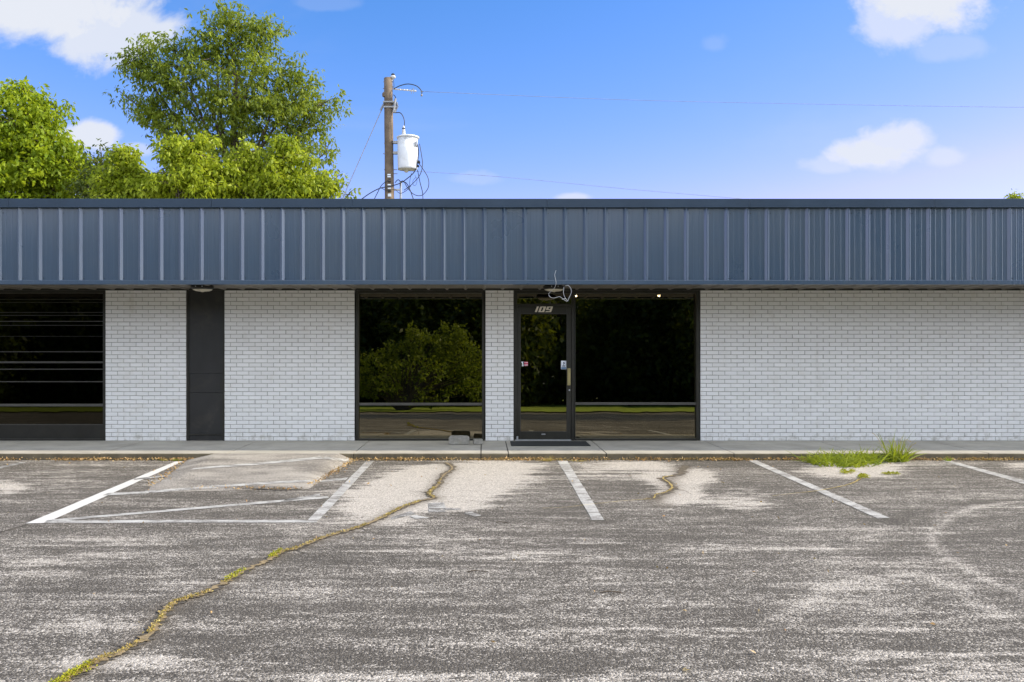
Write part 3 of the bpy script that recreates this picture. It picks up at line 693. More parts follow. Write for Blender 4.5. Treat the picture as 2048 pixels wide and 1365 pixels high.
# stickers on the glass
def sheet(mb, a, b, c, d, y): mb.prism([(WX(a), WZ(d)), (WX(b), WZ(d)), (WX(b), WZ(c)), (WX(a), WZ(c))], y - .0015, y); return mb
gy = YW + .041
st = sheet(MB(), 1122.6, 1133.0, 722, 739, gy).build('sticker', M['paper'], door); st['label'] = 'white and blue sticker on the door glass'
mk = MB(); mk.prism([(WX(1125.6), WZ(728.8)), (WX(1127.5), WZ(727.6)), (WX(1126.6), WZ(725.2)), (WX(1127.8), WZ(724.4)), (WX(1130.0), WZ(726.4)), (WX(1130.2), WZ(727.8)), (WX(1128.2), WZ(728.2)), (WX(1127.2), WZ(729.2))], gy - .0035, gy - .0015)
sheet(mk, 1126.6, 1129.0, 729.9, 731.2, gy - .002); sheet(mk, 1124.6, 1131.0, 731.8, 733.6, gy - .002); mk.build('emblem', M['navy'], st)
sheet(MB(), 1123.2, 1132.2, 735.0, 738.4, gy - .0016).build('blue_band', M['blue'], st)
st2 = sheet(MB(), 1048.6, 1056.2, 724, 732.4, gy).build('sticker', M['red'], door); st2['label'] = 'red and white sticker on the door glass'
mk = MB(); sheet(mk, 1049.2, 1055.8, 724.6, 726.6, gy - .002); sheet(mk, 1049.0, 1056.0, 729.2, 732.2, gy - .002); mk.build('lettering', M['pink'], st2)
mk = MB(); mk.prism([(WX(1042.2), WZ(724.2)), (WX(1044.0), WZ(723.8)), (WX(1046.8), WZ(723.6)), (WX(1046.6), WZ(727.5)), (WX(1047.6), WZ(731)), (WX(1047.2), WZ(733.2)), (WX(1044.2), WZ(733.0)), (WX(1044.4), WZ(728)), (WX(1043.6), WZ(726))][::-1], gy - .0015, gy)
mk.build('torn_sticker', M['paper'], door)

# ------------------------------------------------------------------ things at the building
def soffit_light(px, py, label):
    q = empty('soffit_light'); Y = YF + .42; c = Vector(((px - CX) / F * Y, Y, ZS + .012))
    MB().lathe([(.155, .02), (.168, 0), (.172, -.035), (.150, -.052)], c, 32).build('housing', M['housing'], q, False)
    MB().lathe([(.148, -.0525), (.140, -.064), (.105, -.078), (.03, -.088), (.012, -.095)], c, 32).build('lens', M['lens'], q, True)
    for dx in (-.05, .05): MB().lathe([(.009, -.170), (.009, -.1765), (.005, -.179)], c + Vector((dx, 0, -.014)), 10, axis='Y').build('screw', M['alu'], q)
    return tag(q, label, 'light', 'round lights under the soffit')
soffit_light(405, 575, 'round soffit light with cream lens above the black infill panel')
soffit_light(1108, 577, 'round soffit light with cream lens above the glass door')
yc = YF - .06
cp = [(1112.0, 541.5, YF - .004), (1111.2, 543.5, yc + .02), (1109.5, 551, yc), (1111.5, 561, yc), (1112, 568, yc), (1109, 576, yc + .05), (1103, 582, yc + .1), (1097.6, 588, yc + .12), (1100, 594, yc + .1), (1107, 596.5, yc + .06), (1114, 595, yc + .04), (1120, 594, yc), (1127, 599, yc - .01), (1134.5, 603, yc),
      (1138, 596, yc), (1142.5, 586, yc), (1141.5, 577, yc), (1136, 571.5, yc + .02), (1130.5, 572.3, yc + .04)]
cb = MB().tube(smoothpts([P(*q) for q in cp], 6), .0036, 8)
cb.tube(smoothpts([P(*q) for q in ((1128, 574, yc + .05), (1126.8, 583, yc + .03), (1128, 591, yc + .01), (1132, 598.5, yc), (1135, 602, yc), (1130, 597.5, yc - .01), (1124, 599.5, yc - .01))], 6), .0036, 8)
tag(cb.build('loose_cable', M['whitewire'], None, True), 'loose white cable dangling in loops from the fascia above the door', 'cable')
# interior downlights seen through the right window
for px, py, lb in ((1151.6, 591, 'lit warm downlight seen inside the window next to the door frame'), (1318, 590.5, 'lit warm downlight seen inside the window farther right of the door')):
    q = empty('ceiling_light'); Y = YW + .9; c = P(px, py, Y)
    MB().lathe([(.04, .03), (.045, 0), (.03, -.004)], c, 20).build('trim_ring', M['housing'], q)
    MB().lathe([(.005, .02), (.022, .008), (.024, -.008), (.012, -.024)], c, 16).build('bulb', emit_mat('warm_bulb', (1, .72, .38), 60), q, True)
    MB().tube([c + Vector((0, 0, .03)), Vector((c.x, c.y, ZS + .02))], .012, 8).build('stem', M['housing'], q)
    tag(q, lb, 'light', 'downlights inside the shop window')
# doormat and two broken blocks on the walkway
def walkpt(px, py):
    Y = (CZ - .1) / ((py - CY) / F); return Vector(((px - CX) / F * Y, Y, .1))
a, b = walkpt(1022.5, 893), walkpt(1181, 892.5); fy = walkpt(1100, 884).y
dm = MB().box(a.x, b.x, a.y, fy, .101, .112, .004); tag(dm.build('door_mat', M['mat']), 'black rectangular mat on the walkway before the glass door', 'mat')
def block(px0, px1, pyb, h, d, cut, name, label, rot=0.0):
    a, b = walkpt(px0, pyb), walkpt(px1, pyb); wd = b.x - a.x; bm = bmesh.new()
    poly = [(0, 0), (wd, 0), (wd, h - cut), (wd - cut, h), (cut, h), (0, h - cut)]
    fr_ = [bm.verts.new((x, 0, z)) for x, z in poly]; f = bm.faces.new(fr_)
    r = bmesh.ops.extrude_face_region(bm, geom=[f]); bmesh.ops.translate(bm, verts=[v for v in r['geom'] if isinstance(v, bmesh.types.BMVert)], vec=(0, d, 0))
    bmesh.ops.recalc_face_normals(bm, faces=bm.faces); bmesh.ops.bevel(bm, geom=bm.edges[:], offset=.006, segments=2, affect='EDGES')
    bmesh.ops.triangulate(bm, faces=bm.faces); bmesh.ops.subdivide_edges(bm, edges=bm.edges[:], cuts=2, use_grid_fill=True)
    for v in bm.verts:
        v.co += Vector([mn.noise(v.co * 22 + Vector((i * 7, px0, 0))) for i in range(3)]) * .004
    o = MB().bm(bm).build(name, M['block']); o.location = (a.x, a.y, .1005 + .003); o.rotation_euler.z = rot; return tag(o, label, 'block', 'concrete blocks on the walkway')
block(897, 938, 890, .128, .17, .026, 'concrete_block', 'larger chamfered concrete block standing on the walkway below the window', -.03)
block(947.5, 966.5, 890, .078, .12, .008, 'concrete_block', 'small broken concrete block beside the brick pier on the walkway', .12)

# ------------------------------------------------------------------ litter and weeds
def litter():
    n = 9500; x = RNG.uniform(-8, 11, n); y = YK - np.abs(RNG.normal(0, .055, n)) - .004
    dens = np.array([mn.noise(Vector((a * 1.3, 5, 0))) * .9 + .55 + .35 * mn.noise(Vector((a * 5, 1, 0))) for a in x])
    ramp_gap = (x > G(395, 921).x) & (x < G(690, 921).x)
    keep = (RNG.uniform(0, 1, n) < dens) & ~ramp_gap; x, y = x[keep], y[keep]; n = len(x)
    # more caught along the ramp's edges
    e = []
    for (p0, p1, k) in (((708, 922), (618, 972), 420), ((372, 923), (300, 975), 160), ((395, 978), (600, 980), 120), ((350, 940), (345, 968), 120)):
        A, Bq = G(*p0), G(*p1)
        for _ in range(k): t = random.random(); e.append((A.x + (Bq.x - A.x) * t + random.gauss(0, .045), A.y + (Bq.y - A.y) * t + random.gauss(0, .045)))
    e = np.array(e); x = np.concatenate([x, e[:, 0]]); y = np.concatenate([y, e[:, 1]])
    # a few blown over the lot
    k = 150; x = np.concatenate([x, RNG.uniform(-7, 8, k)]); y = np.concatenate([y, RNG.uniform(4.5, 12, k)]); n = len(x)
    z = lotz(y) + RNG.uniform(.004, .02, n) + np.where(YK - y < .06, RNG.uniform(0, .018, n), 0)
    d = rdir(n); d[:, 2] = np.abs(d[:, 2]) * .6; nr = rdir(n) * .9 + np.array([0, 0, .8])
    v, f = quads(np.stack([x, y, z], 1), d, nr, RNG.uniform(.016, .045, n), RNG.uniform(.007, .02, n), .3)
    tag(qmesh('leaf_litter', v, f, M['litter']), 'brown dead leaves and bits drifted along the foot of the kerb', 'leaf litter', kind='stuff')
litter()
def blades(cs, m, name, parent=None):
    """cs: list of (base, dir, length, width, bend)"""
    V, Fc = [], []
    for (b, d, L, wd, bend) in cs:
        d = d.normalized(); s = d.cross(Vector((0, 0, 1)));  s = s.normalized() if s.length > .05 else Vector((1, 0, 0))
        a = random.uniform(0, 3.14); s = (Matrix.Rotation(a, 3, d) @ s); hor = Vector((d.x, d.y, 0)) + Vector((random.uniform(-.3, .3), random.uniform(-.3, .3), 0))
        o = len(V); n = 4
        for i in range(n + 1):
            t = i / n; c = b + d * L * t + hor * bend * L * t * t - Vector((0, 0, bend * L * .55 * t * t)); wd_ = wd * (1 - t ** 1.6) + .0006
            V += [c - s * wd_ / 2, c + s * wd_ / 2]
        for i in range(n): Fc.append((o + 2 * i, o + 2 * i + 1, o + 2 * i + 3, o + 2 * i + 2))
    me = bpy.data.meshes.new(name); me.from_pydata([tuple(v) for v in V], [], Fc); me.update(); return link(name, me, m, parent)
def tuft(px, py, rx, ry, n, L, up=1.0, spread=.8, wd=.008, bend=.4):
    out = []
    for _ in range(n):
        a = random.uniform(0, 6.28); r = math.sqrt(random.random()); c = G(px + math.cos(a) * r * rx, min(max(py + math.sin(a) * r * ry, 921.5), 1300))
        d = Vector((random.gauss(0, spread), random.gauss(-.1, spread * .7), up))
        out.append((c, d, L * random.uniform(.45, 1.15), wd * random.uniform(.6, 1.3), bend * random.uniform(.3, 1.6)))
    return out
mat_g = tuft(1690, 928, 72, 9, 330, .28, .95, .75, .016, .4) + tuft(1650, 925, 38, 5, 90, .24, .9, .8, .014, .4) + tuft(1725, 925, 50, 6, 140, .30, 1, .7, .014, .4) + tuft(1630, 924, 25, 3, 45, .28, .9, .9, .010, .5)
tag(blades(mat_g, M['grassblade'], 'grass_clump'), 'low sprawling patch of bright green grass at the kerb foot', 'grass', 'grass growing from the kerb joint')
tall = tuft(1795, 923, 22, 3, 110, .34, 1, .5, .016, .45) + tuft(1790, 923, 14, 2, 40, .52, 1, .3, .013, .35) + tuft(1785, 923, 35, 3, 80, .14, .7, .7, .008, .5)
tc_ = empty('grass_clump'); blades(tall, M['grassblade'], 'blades', tc_)
c0 = G(1778, 923); stl = MB()
for pts in (((1775, 920), (1768, 900), (1760, 884), (1750, 870), (1745, 867)), ((1800, 920), (1806, 895), (1812, 880), (1822, 884)), ((1798, 920), (1800, 892), (1802, 878), (1806, 874)), ((1805, 920), (1820, 895), (1832, 886)), ((1790, 920), (1793, 895), (1788, 882))):
    stl.tube(smoothpts([P(a, b, c0.y - .03) for a, b in pts], 4), [.003] * (len(pts) * 4 - 4) + [.006], 5)
stl.build('seed_stalk', M['drygrass'], tc_); tag(tc_, 'taller upright grass tuft with seed stalks leaning over the kerb', 'grass', 'grass growing from the kerb joint')
tag(blades(tuft(1896, 923, 6, 1, 26, .10, 1, .5, .008, .3), M['grassblade'], 'grass_clump'), 'tiny green sprout at the kerb right of the grass patch', 'grass')
tag(blades(tuft(353, 921.5, 11, 1, 60, .06, .7, .8, .010, .5) + tuft(327, 921.5, 9, 1, 26, .04, .7, .8, .009, .5), M['grassblade'], 'weed'), 'small green weed at the kerb left of the asphalt ramp', 'weed')
tag(blades(tuft(1092, 922, 13, 1, 60, .11, .6, .9, .007, .5) + tuft(1118, 922, 6, 1, 16, .10, .8, .5, .006, .3), M['drygrass'], 'dry_grass_tuft'), 'straw coloured dry grass tuft at the kerb below the door mat', 'grass')
tag(blades(tuft(1158, 923, 14, 1.5, 36, .05, .4, .9, .009, .5), M['drygrass'], 'dry_grass_tuft'), 'flattened straw heap at the kerb right of the short white line', 'grass')
for (px, py, l, ang, mm, lb) in ((1222, 1187, .075, .05, 'trunk', 'dark thin twig lying on the open asphalt in front of the door'), (955, 1145, .075, .03, 'trunk', 'dark twig lying on the asphalt beyond the long crack'), (1004, 1047, .06, -.2, 'trunk', 'short brown twig on asphalt near the faded symbol')):
    c = G(px, py, .006); d = Vector((math.cos(ang), math.sin(ang), 0)); n_ = Vector((0, 0, 1))
    tag(MB().tube(smoothpts([c - d * l, c - d * l * .3 + n_ * .006 + Vector((0, .006, 0)), c + d * l * .4 + n_ * .004, c + d * l], 4), [.0045] * 6 + [.004] * 6 + [.002], 6).build('twig', M[mm]), lb, 'twig')
c = G(1372, 1345, .006); v, f = quads(np.array([[c.x - .02, c.y, c.z], [c.x - .02, c.y, c.z + .004]]), np.array([[1, .1, .15], [1, .7, .3]]), np.array([[0, .2, 1.], [0, .2, 1.]]), np.array([.05, .04]), np.array([.018, .012]))
tag(qmesh('fallen_leaf', v, f, M['drygrass']), 'pale curled leaf on asphalt at the bottom edge of view', 'leaf')

# ------------------------------------------------------------------ utility pole
YP = 25.4; UP = empty('utility_pole'); pp = lambda x, y, d=0.0: P(x, y, YP + d)
b0 = pp(782.5, 398); b0.z = -.5; prof = []
for i in range(15):
    t = i / 14; top = pp(776.5, 157); bb = Vector((pp(781, 398).x + .04, YP, -.5)); q = bb.lerp(top, t); prof.append(q)
MB().tube(prof, [.165 - .04 * i / 14 + random.uniform(-.003, .003) for i in range(15)], 18).build('shaft', M['wood'], UP, True)
def insul(c, axis, n, r, l, m, name):
    pr = [(r * .35, 0)]
    for i in range(n): h = l * (i + .5) / n; pr += [(r * .4, h - l / n * .4), (r, h), (r * .4, h + l / n * .35)]
    pr += [(r * .35, l)]
    return MB().lathe(pr, c, 16, axis=axis).build(name, m, UP, True)
c = pp(786, 158, -.02); MB().tube([pp(784, 163, -.05), c], .02, 8).build('insulator_pin', M['steel'], UP)
MB().lathe([(.03, 0), (.075, .04), (.085, .07), (.06, .1), (.035, .11)], c + Vector((0, 0, -.01)), 18).build('insulator', M['porcelain'], UP, True)
MB().lathe([(.03, .1), (.05, .11), (.055, .14), (.03, .165)], c + Vector((0, 0, -.01)), 16).build('insulator_cap', M['black'], UP, True)
MB().tube([pp(787, 178.5), pp(833, 182.5, -.1)], .02, 10).build('insulator_arm', M['porcelain'], UP)
for t in (.1, .3, .48, .6, .72, .8, .88, .95): q = pp(787, 178.5).lerp(pp(833, 182.5, -.1), t); MB().lathe([(.02, -.012), (.04 if t > .7 else .032, 0), (.02, .012)], q, 14, axis='X').build('insulator_shed', M['porcelain'], UP)
MB().tube([pp(822.5, 183, -.1), pp(823, 188, -.1)], .008, 6).tube([pp(827, 183, -.1), pp(827.5, 187, -.1)], .008, 6).tube([pp(826, 177, -.1), pp(826.5, 181, -.1)], .014, 6).build('clamp', M['steel'], UP)
for (py, xl, xr_) in ((164, 767, 786), (174, 768, 788), (177.5, 766, 788), (287, 768, 788), (308, 766, 788), (340, 768, 794), (348, 784, 795)): MB().tube([pp(xl, py), pp(xr_, py)], .012, 6).build('through_bolt', M['steel'], UP)
MB().lathe([(.03, -.07), (.06, -.05), (.065, .03), (.03, .08)], pp(768.5, 190, -.05), 12).build('strain_plate', M['wood'], UP)
MB().box(pp(767, 0).x, pp(789, 0).x, YP - .15, YP + .15, pp(0, 208).z, pp(0, 205).z, .005).box(pp(768, 0).x, pp(789, 0).x, YP - .145, YP + .145, pp(0, 218).z, pp(0, 215).z, .005).build('pole_band', M['steel'], UP)
# fuse cutout at the right of the shaft
fc = MB(); fc.tube([pp(791, 198, -.1), pp(788, 222, -.12)], .035, 10); fc.lathe([(.03, -.1), (.075, -.06), (.03, -.02), (.075, .02), (.03, .06), (.06, .1)], pp(791, 212, -.05), 12); fc.tube([pp(794, 205, -.1), pp(796, 213, -.1), pp(790, 226, -.1)], .018, 8); fc.box(pp(786.5, 0).x, pp(792, 0).x, YP - .16, YP - .06, pp(0, 228).z, pp(0, 223).z, .006)
fc.build('fuse_cutout', M['steel'], UP)
for i, py in enumerate((352, 356, 366, 372, 379, 385, 391, 394)):
    cz = pp(0, py).z; cx = pp(779.4, 0).x + i * .002
    MB().box(cx - .05, cx + .05, YP - .176, YP - .160, cz - .022, cz + .018, .003).build('number_tag', M['paper'] if i % 3 != 2 else M['black'], UP)
MB().tube([pp(801.5, 398), pp(801.5, 363)], .035, 10).box(pp(788, 0).x, pp(801, 0).x, YP - .03, YP + .03, pp(0, 381.5).z, pp(0, 378).z, .004).build('conduit', M['alu'], UP)
tag(UP, 'weathered wooden utility pole with insulators rising behind the roof', 'utility pole')
TR = empty('transformer'); tcx = pp(816.5, 0).x + .0; tz0, tz1 = pp(0, 341).z, pp(0, 279).z; ty = YP - .1
tank = [(.26, 0), (.285, .01), (.292, .05), (.30, .35), (.302, tz1 - tz0)]
MB().lathe(tank, (tcx - .01, ty, tz0), 40).build('tank', M['white'], TR, True)
MB().lathe([(.302, -.004), (.335, 0), (.337, .035), (.31, .05), (.15, .085), (.0, .09)], (tcx, ty, tz1), 40).build('lid', M['white'], TR, True)
MB().lathe([(.26, -.012), (.20, -.018), (.07, -.02), (.055, -.09), (.03, -.1)], (tcx - .05, ty, tz0 + .012), 28).build('drain_cap', M['lens'], TR, True)
MB().lathe([(.06, 0), (.045, .05), (.062, .075), (.04, .1), (.058, .125), (.036, .15), (.05, .17), (.035, .2), (.04, .235), (.02, .3)], (pp(808.5, 0).x, ty - .08, tz1 + .06), 18).build('bushing', M['porcelain'], TR, True)
MB().lathe([(.036, .2), (.046, .205), (.046, .23), (.036, .24)], (pp(808.5, 0).x, ty - .08, tz1 + .055), 18).build('bushing_collar', M['black'], TR, True)
for py in (287, 308): MB().box(pp(787, 0).x, pp(797.5, 0).x, ty - .06, ty + .06, pp(0, py + 2.5).z, pp(0, py - 2.5).z, .006).build('mounting_bracket', M['steel'], TR)
MB().box(pp(812, 0).x, pp(813, 0).x, ty - .325, ty - .29, pp(0, 284).z, pp(0, 280).z).build('lug', M['alu'], TR)
MB().box(pp(832.5, 0).x, pp(836, 0).x, ty - .24, ty - .1, pp(0, 297).z, pp(0, 288).z, .005).build('lug', M['alu'], TR)
tag(TR, 'white cylindrical transformer can mounted on the wooden pole', 'transformer')
def wire(pts, r, label, m='wire', name='cable', k=6, grp='wires around the utility pole'):
    return tag(MB().tube(smoothpts([pp(*q) for q in pts], k), r, 6).build(name, M[m], None, True), label, 'wire', grp)
wire([(789, 177.5, -.05), (800, 172, -.1), (815, 168.5, -.1), (830, 171, -.1), (839, 177, -.1), (843.5, 184, -.1), (843.5, 189, -.1)], .014, 'jumper wire arching over the arm at the pole top')
wire([(787, 190, -.05), (790, 193, -.1), (792, 198, -.1)], .012, 'short curled wire from pole to fuse cutout')
wire([(790, 226, -.1), (800, 226, -.12), (806, 233, -.15), (809, 244, -.18), (808.5, 256, -.18)], .014, 'looping lead from the fuse cutout down to the transformer bushing')
wire([(787, 160, -.05), (788, 170, -.05), (788, 180, -.05)], .008, 'thin lead running down from the topmost insulator')
wire([(769, 207, 0), (735, 284, 0), (690, 386, 0), (640, 500, 0)], .014, 'grey guy strand slanting left from the pole down behind the roof', 'rope', 'guy_wire', 4)
MB_ = MB().tube([pp(769, 207), pp(764.5, 214), pp(761.5, 221)], .035, 8).build('guy_grip', M['rope']); tag(MB_, 'pale grip fitting at the top of the grey guy strand', 'fitting')
wire([(835, 288, -.2), (837, 305, -.2), (834, 330, -.2), (828, 345, -.2), (815, 357, -.2), (800, 367, -.2), (780, 373, -.2), (760, 377, -.2), (740, 387, -.2), (720, 401, -.2)], .016, 'thick black service cable sweeping left under the transformer')
wire([(839, 288, -.22), (843, 310, -.22), (845, 330, -.22), (840, 350, -.22), (825, 368, -.22), (808, 381, -.22)], .012, 'cable hanging in a bow right of the transformer')
wire([(836, 325, -.2), (845, 337, -.2), (856, 356, -.2), (857, 374, -.2), (848, 388, -.2), (838, 392, -.2), (826, 388, -.2), (815, 376, -.2), (808, 364, -.2), (803, 363, -.2), (800, 372, -.2)], .012, 'widest cable loop below and right of the transformer')
wire([(835, 340, -.2), (840, 365, -.2), (845, 385, -.2), (846, 402, -.2)], .012, 'cable dropping behind the roof right of the pole')
wire([(790, 366, -.15), (796, 360, -.15), (802, 364, -.15), (812, 366, -.15), (820, 380, -.15), (828, 402, -.15)], .014, 'cable bent over the bracket and falling to the right')
wire([(781, 358, -.15), (764, 370, -.1), (755, 386, -.1), (747, 402, -.1)], .011, 'thin cable slanting from the pole base to the left')
wire([(760, 376, -.18), (766, 378, -.18), (772, 381, -.18), (790, 380, -.18), (796, 385, -.18), (802, 387, -.18), (812, 382, -.18), (822, 372, -.18)], .009, 'thin slack cable crossing the pole near the roof line')
wire([(823, 346, -.16), (820, 360, -.16), (819, 372, -.16)], .008, 'short thin cable under the transformer')
wire([(830, 351, -.16), (834, 360, -.16), (832, 370, -.16), (827, 371, -.16), (826, 362, -.16), (832, 355, -.16)], .006, 'smallest curled cable ring under the transformer')
MBc = MB().lathe([(.03, -.04), (.04, 0), (.02, .05)], pp(838, 325, -.2), 10).lathe([(.03, -.03), (.04, 0), (.02, .04)], pp(836, 333, -.2), 10).build('cable_connector', M['black']); tag(MBc, 'black cable splices hanging beside the transformer', 'connector')
q = pp(843.5, 184, -.1); MBl = MB().tube([q, pp(843.2, 191, -.1)], .012, 6).lathe([(.02, -.03), (.035, 0), (.02, .03)], pp(843.3, 191, -.1), 10).tube([pp(841, 184, -.1), pp(846, 183.5, -.1)], .015, 6).build('wire_clamp', M['steel']); tag(MBl, 'small clamp where the long power line meets the jumper wire', 'clamp')
# two long lines running away to the right
lp = [P(843.5, 183.5, YP - .1)]
for px, py, Y in ((1250, 200, 25.6), (1650, 209, 26.0), (2048, 215, 26.4), (2500, 217, 26.8)): lp.append(P(px, py, Y))
tag(MB().tube(smoothpts(lp, 8), .006, 6).build('power_line', M['linewire'], None, True), 'upper thin power line running right from the pole top across the sky', 'wire', 'long lines leaving the pole')
lp = [P(797, 341, YP), P(1000, 354, 25.4), P(1250, 378, 25.4), P(1460, 396, 25.4), P(1700, 417, 25.4)]
tag(MB().tube(smoothpts(lp, 8), .006, 6).build('power_line', M['linewire'], None, True), 'lower thin line sloping right from the pole down to the roof edge', 'wire', 'long lines leaving the pole')

# ------------------------------------------------------------------ trees
def tree(name, blobs, Y, base_px, m, label, nclus, per, L, spread, droop=.4, depth=.8, trunk_r=.2, base_z=-.6, hollow=.45, group=None, aspect=.45, zbot=None, twig=None):
    """blobs: (px, py, rx, ry[, weight]) silhouettes of foliage masses at distance Y; builds trunk, limbs and leaf clusters"""
    global RNG
    RNG = np.random.default_rng(sum(map(ord, label)) + 5)
    T = empty(name); bl = []
    if m == 'leafA' and len(blobs) > 3:
        blobs = blobs + [(b[0] + RNG.uniform(-.85, .85) * b[2], b[1] - b[3] * RNG.uniform(.55, .9), 6, RNG.uniform(10, 18), 2.5) for b in blobs[:5] if b[2] > 15 for _ in range(3)]
    for bq in blobs:
        c = P(bq[0], bq[1], Y); rx, rz = bq[2] * Y / F, bq[3] * Y / F; ry = min(rx, rz * 1.6) * depth + .2 * rx
        bl.append((np.array(c), np.array([rx, ry, rz]), bq[4] if len(bq) > 4 else 1.0))
    vol = np.array([b[1].prod() ** .8 * b[2] for b in bl]); vol /= vol.sum()
    cl = []
    ncl = max(6, nclus // 9); cen = []
    for i in list(RNG.choice(len(bl), ncl, p=vol)) + [k for k in range(len(bl)) if bl[k][2] >= .35 for _ in range(4 if bl[k][1][0] > .35 else 1)]:
        c, r, _ = bl[i]; d = rdir(1)[0]; rad = (hollow + (1 - hollow) * RNG.uniform(0, 1)) ** .5
        cen.append(c + d * r * rad * RNG.uniform(.85, 1.06))
    for i in range(nclus):
        q = cen[i % len(cen)]; cl.append(q + rdir(1)[0] * (twig or spread * 1.75) * RNG.uniform(0, 1) ** .45 * np.array([1, 1, .75]))
    cl = np.array(cl)
    # limbs
    wood = MB(); base = np.array([(base_px - CX) / F * Y, Y, base_z]); ctr = (cl.mean(0)); topq = cl[cl[:, 2].argmax()]
    tz = ctr[2] + (topq[2] - ctr[2]) * .55
    trunk = [Vector(base)]
    for i in range(1, 8):
        t = i / 7; trunk.append(Vector((base[0] + (ctr[0] - base[0]) * t ** 1.5 + RNG.normal() * .06, Y + RNG.normal() * .06, base_z + (tz - base_z) * t)))
    tr_r = [trunk_r * (1 - .82 * i / 7) for i in range(8)]; wood.tube(trunk, tr_r, 8)
    nodes = []
    for c, r, _ in bl:
        zt = base_z + (c[2] - base_z) * .68; k = min(6, max(1, int((zt - base_z) / (tz - base_z) * 7))); s = trunk[k]
        e = Vector(c); mid = s.lerp(e, .5) + Vector((RNG.normal() * .15, RNG.normal() * .15, .25))
        pts = smoothpts([s, mid, e], 4); wood.tube(pts, [max(.015, tr_r[k] * .55 * (1 - .8 * i / (len(pts) - 1))) for i in range(len(pts))], 6); nodes += pts[3:]
    na = np.array(nodes)
    for q in cl[RNG.choice(len(cl), min(len(cl), 420), replace=False)]:
        j = ((na - q) ** 2).sum(1).argmin(); s = Vector(na[j]); e = Vector(q); mid = s.lerp(e, .5) + Vector((0, 0, .12 * (e - s).length))
        wood.tube([s, mid, e], [.022, .014, .006], 4, caps=False)
    wood.build('trunk', M['trunk'], T, True)
    n = nclus * per
    ci = np.repeat(np.arange(nclus), per); off = rdir(n) * (RNG.uniform(0, 1, n) ** .6)[:, None] * spread * np.repeat(RNG.uniform(.55, 1.3, nclus), per)[:, None]
    pos = cl[ci] + off * np.array([1, 1, .8])
    d = off / (np.linalg.norm(off, axis=1, keepdims=True) + 1e-6) * .7 + rdir(n) * .6; d[:, 2] -= droop
    nr = rdir(n) * .8 + np.array([0, 0, .9])
    if zbot is not None: kp = pos[:, 2] > zbot; pos, d, nr = pos[kp], d[kp], nr[kp]; n = len(pos)
    LL = L * RNG.uniform(.6, 1.25, n)
    v, f = quads(pos, d, nr, LL, LL * aspect * RNG.uniform(.8, 1.2, n)); qmesh('crown', v, f, M[m], T)
    return tag(T, label, 'tree', group)
tree('tree', [(457, 28, 24, 24, 1.3), (480, 50, 42, 36, 1.1), (430, 55, 38, 34), (525, 72, 40, 40), (470, 100, 75, 55), (400, 105, 55, 40), (350, 105, 50, 34), (295, 108, 44, 28), (272, 130, 24, 30), (320, 165, 60, 44), (400, 175, 80, 60), (490, 170, 90, 65), (565, 145, 48, 48), (605, 178, 46, 42),
              (642, 210, 40, 36), (620, 250, 55, 45), (540, 240, 85, 55), (440, 245, 90, 55), (335, 222, 66, 38), (288, 212, 36, 26), (240, 184, 10, 6, .6), (345, 266, 42, 28, .8), (600, 300, 55, 45), (655, 302, 22, 16, .8), (520, 310, 85, 50, .7), (420, 310, 80, 45, .5), (640, 350, 42, 30, .8)],
     34, 470, 'leafB', 'tall loose crowned olive green tree rising highest behind the roof', 3700, 9, .20, .17, .75, .8, .28, hollow=.1, aspect=.36, twig=.62)
tree('tree', [(48, 180, 26, 30, 1), (60, 235, 60, 50), (30, 300, 75, 70), (100, 300, 52, 60), (120, 360, 55, 55), (145, 330, 30, 40, .8), (30, 380, 95, 60), (-60, 330, 110, 110), (-50, 240, 60, 70), (-160, 360, 90, 120, .6)],
     30, 20, 'leafC', 'dense bright green tree cut by the left edge of view', 4200, 9, .20, .17, .7, .8, .25, hollow=.15, aspect=.5, twig=.55)
tree('tree', [(205, 340, 28, 32, 1), (190, 375, 30, 36), (225, 385, 40, 40)], 29, 205, 'leafD', 'small dark green tree in the gap between the two big trees', 260, 14, .17, .34, .4, .8, .12, hollow=.2)
tree('tree', [(255, 330, 26, 34, 1), (245, 370, 50, 42), (290, 390, 40, 36), (225, 395, 40, 36)], 27, 255, 'leafA', 'yellow green young tree at the roof line left of the round one', 1050, 9, .175, .15, .8, .8, .12, hollow=.12, aspect=.40, twig=.42, group='young yellow green trees behind the roof')
tree('tree', [(350, 310, 26, 30, .8), (390, 315, 36, 34, 1), (375, 352, 56, 40), (330, 385, 44, 36), (420, 380, 44, 44)], 26.5, 380, 'leafA', 'rounded yellow green young tree below the tall tree left of its trunk', 1450, 9, .175, .15, .8, .8, .12, hollow=.12, aspect=.40, twig=.42, group='young yellow green trees behind the roof')
tree('tree', [(497, 325, 18, 26, .8), (485, 360, 45, 36), (450, 385, 40, 34), (520, 385, 40, 34)], 27, 485, 'leafA', 'yellow green young tree with a pointed top under the tall trunk', 900, 9, .175, .15, .8, .8, .12, hollow=.12, aspect=.40, twig=.42, group='young yellow green trees behind the roof')
tree('tree', [(572, 312, 20, 28, .9), (575, 355, 44, 42), (610, 385, 55, 34), (545, 390, 40, 34), (650, 385, 30, 24, .7), (672, 375, 12, 12, .4), (697, 390, 5, 7, .5)], 27, 580, 'leafA', 'yellow green young tree nearest the utility pole', 1200, 9, .175, .15, .8, .8, .12, hollow=.12, aspect=.40, twig=.42, group='young yellow green trees behind the roof')
tree('tree', [(2028, 395, 5, 7, 40), (2034, 425, 12, 12, 4), (2040, 470, 50, 30)], 30, 2040, 'leafA', 'tip of a green tree peeking over the roof at far right', 90, 12, .13, .14, .4, .8, .12, hollow=.2)

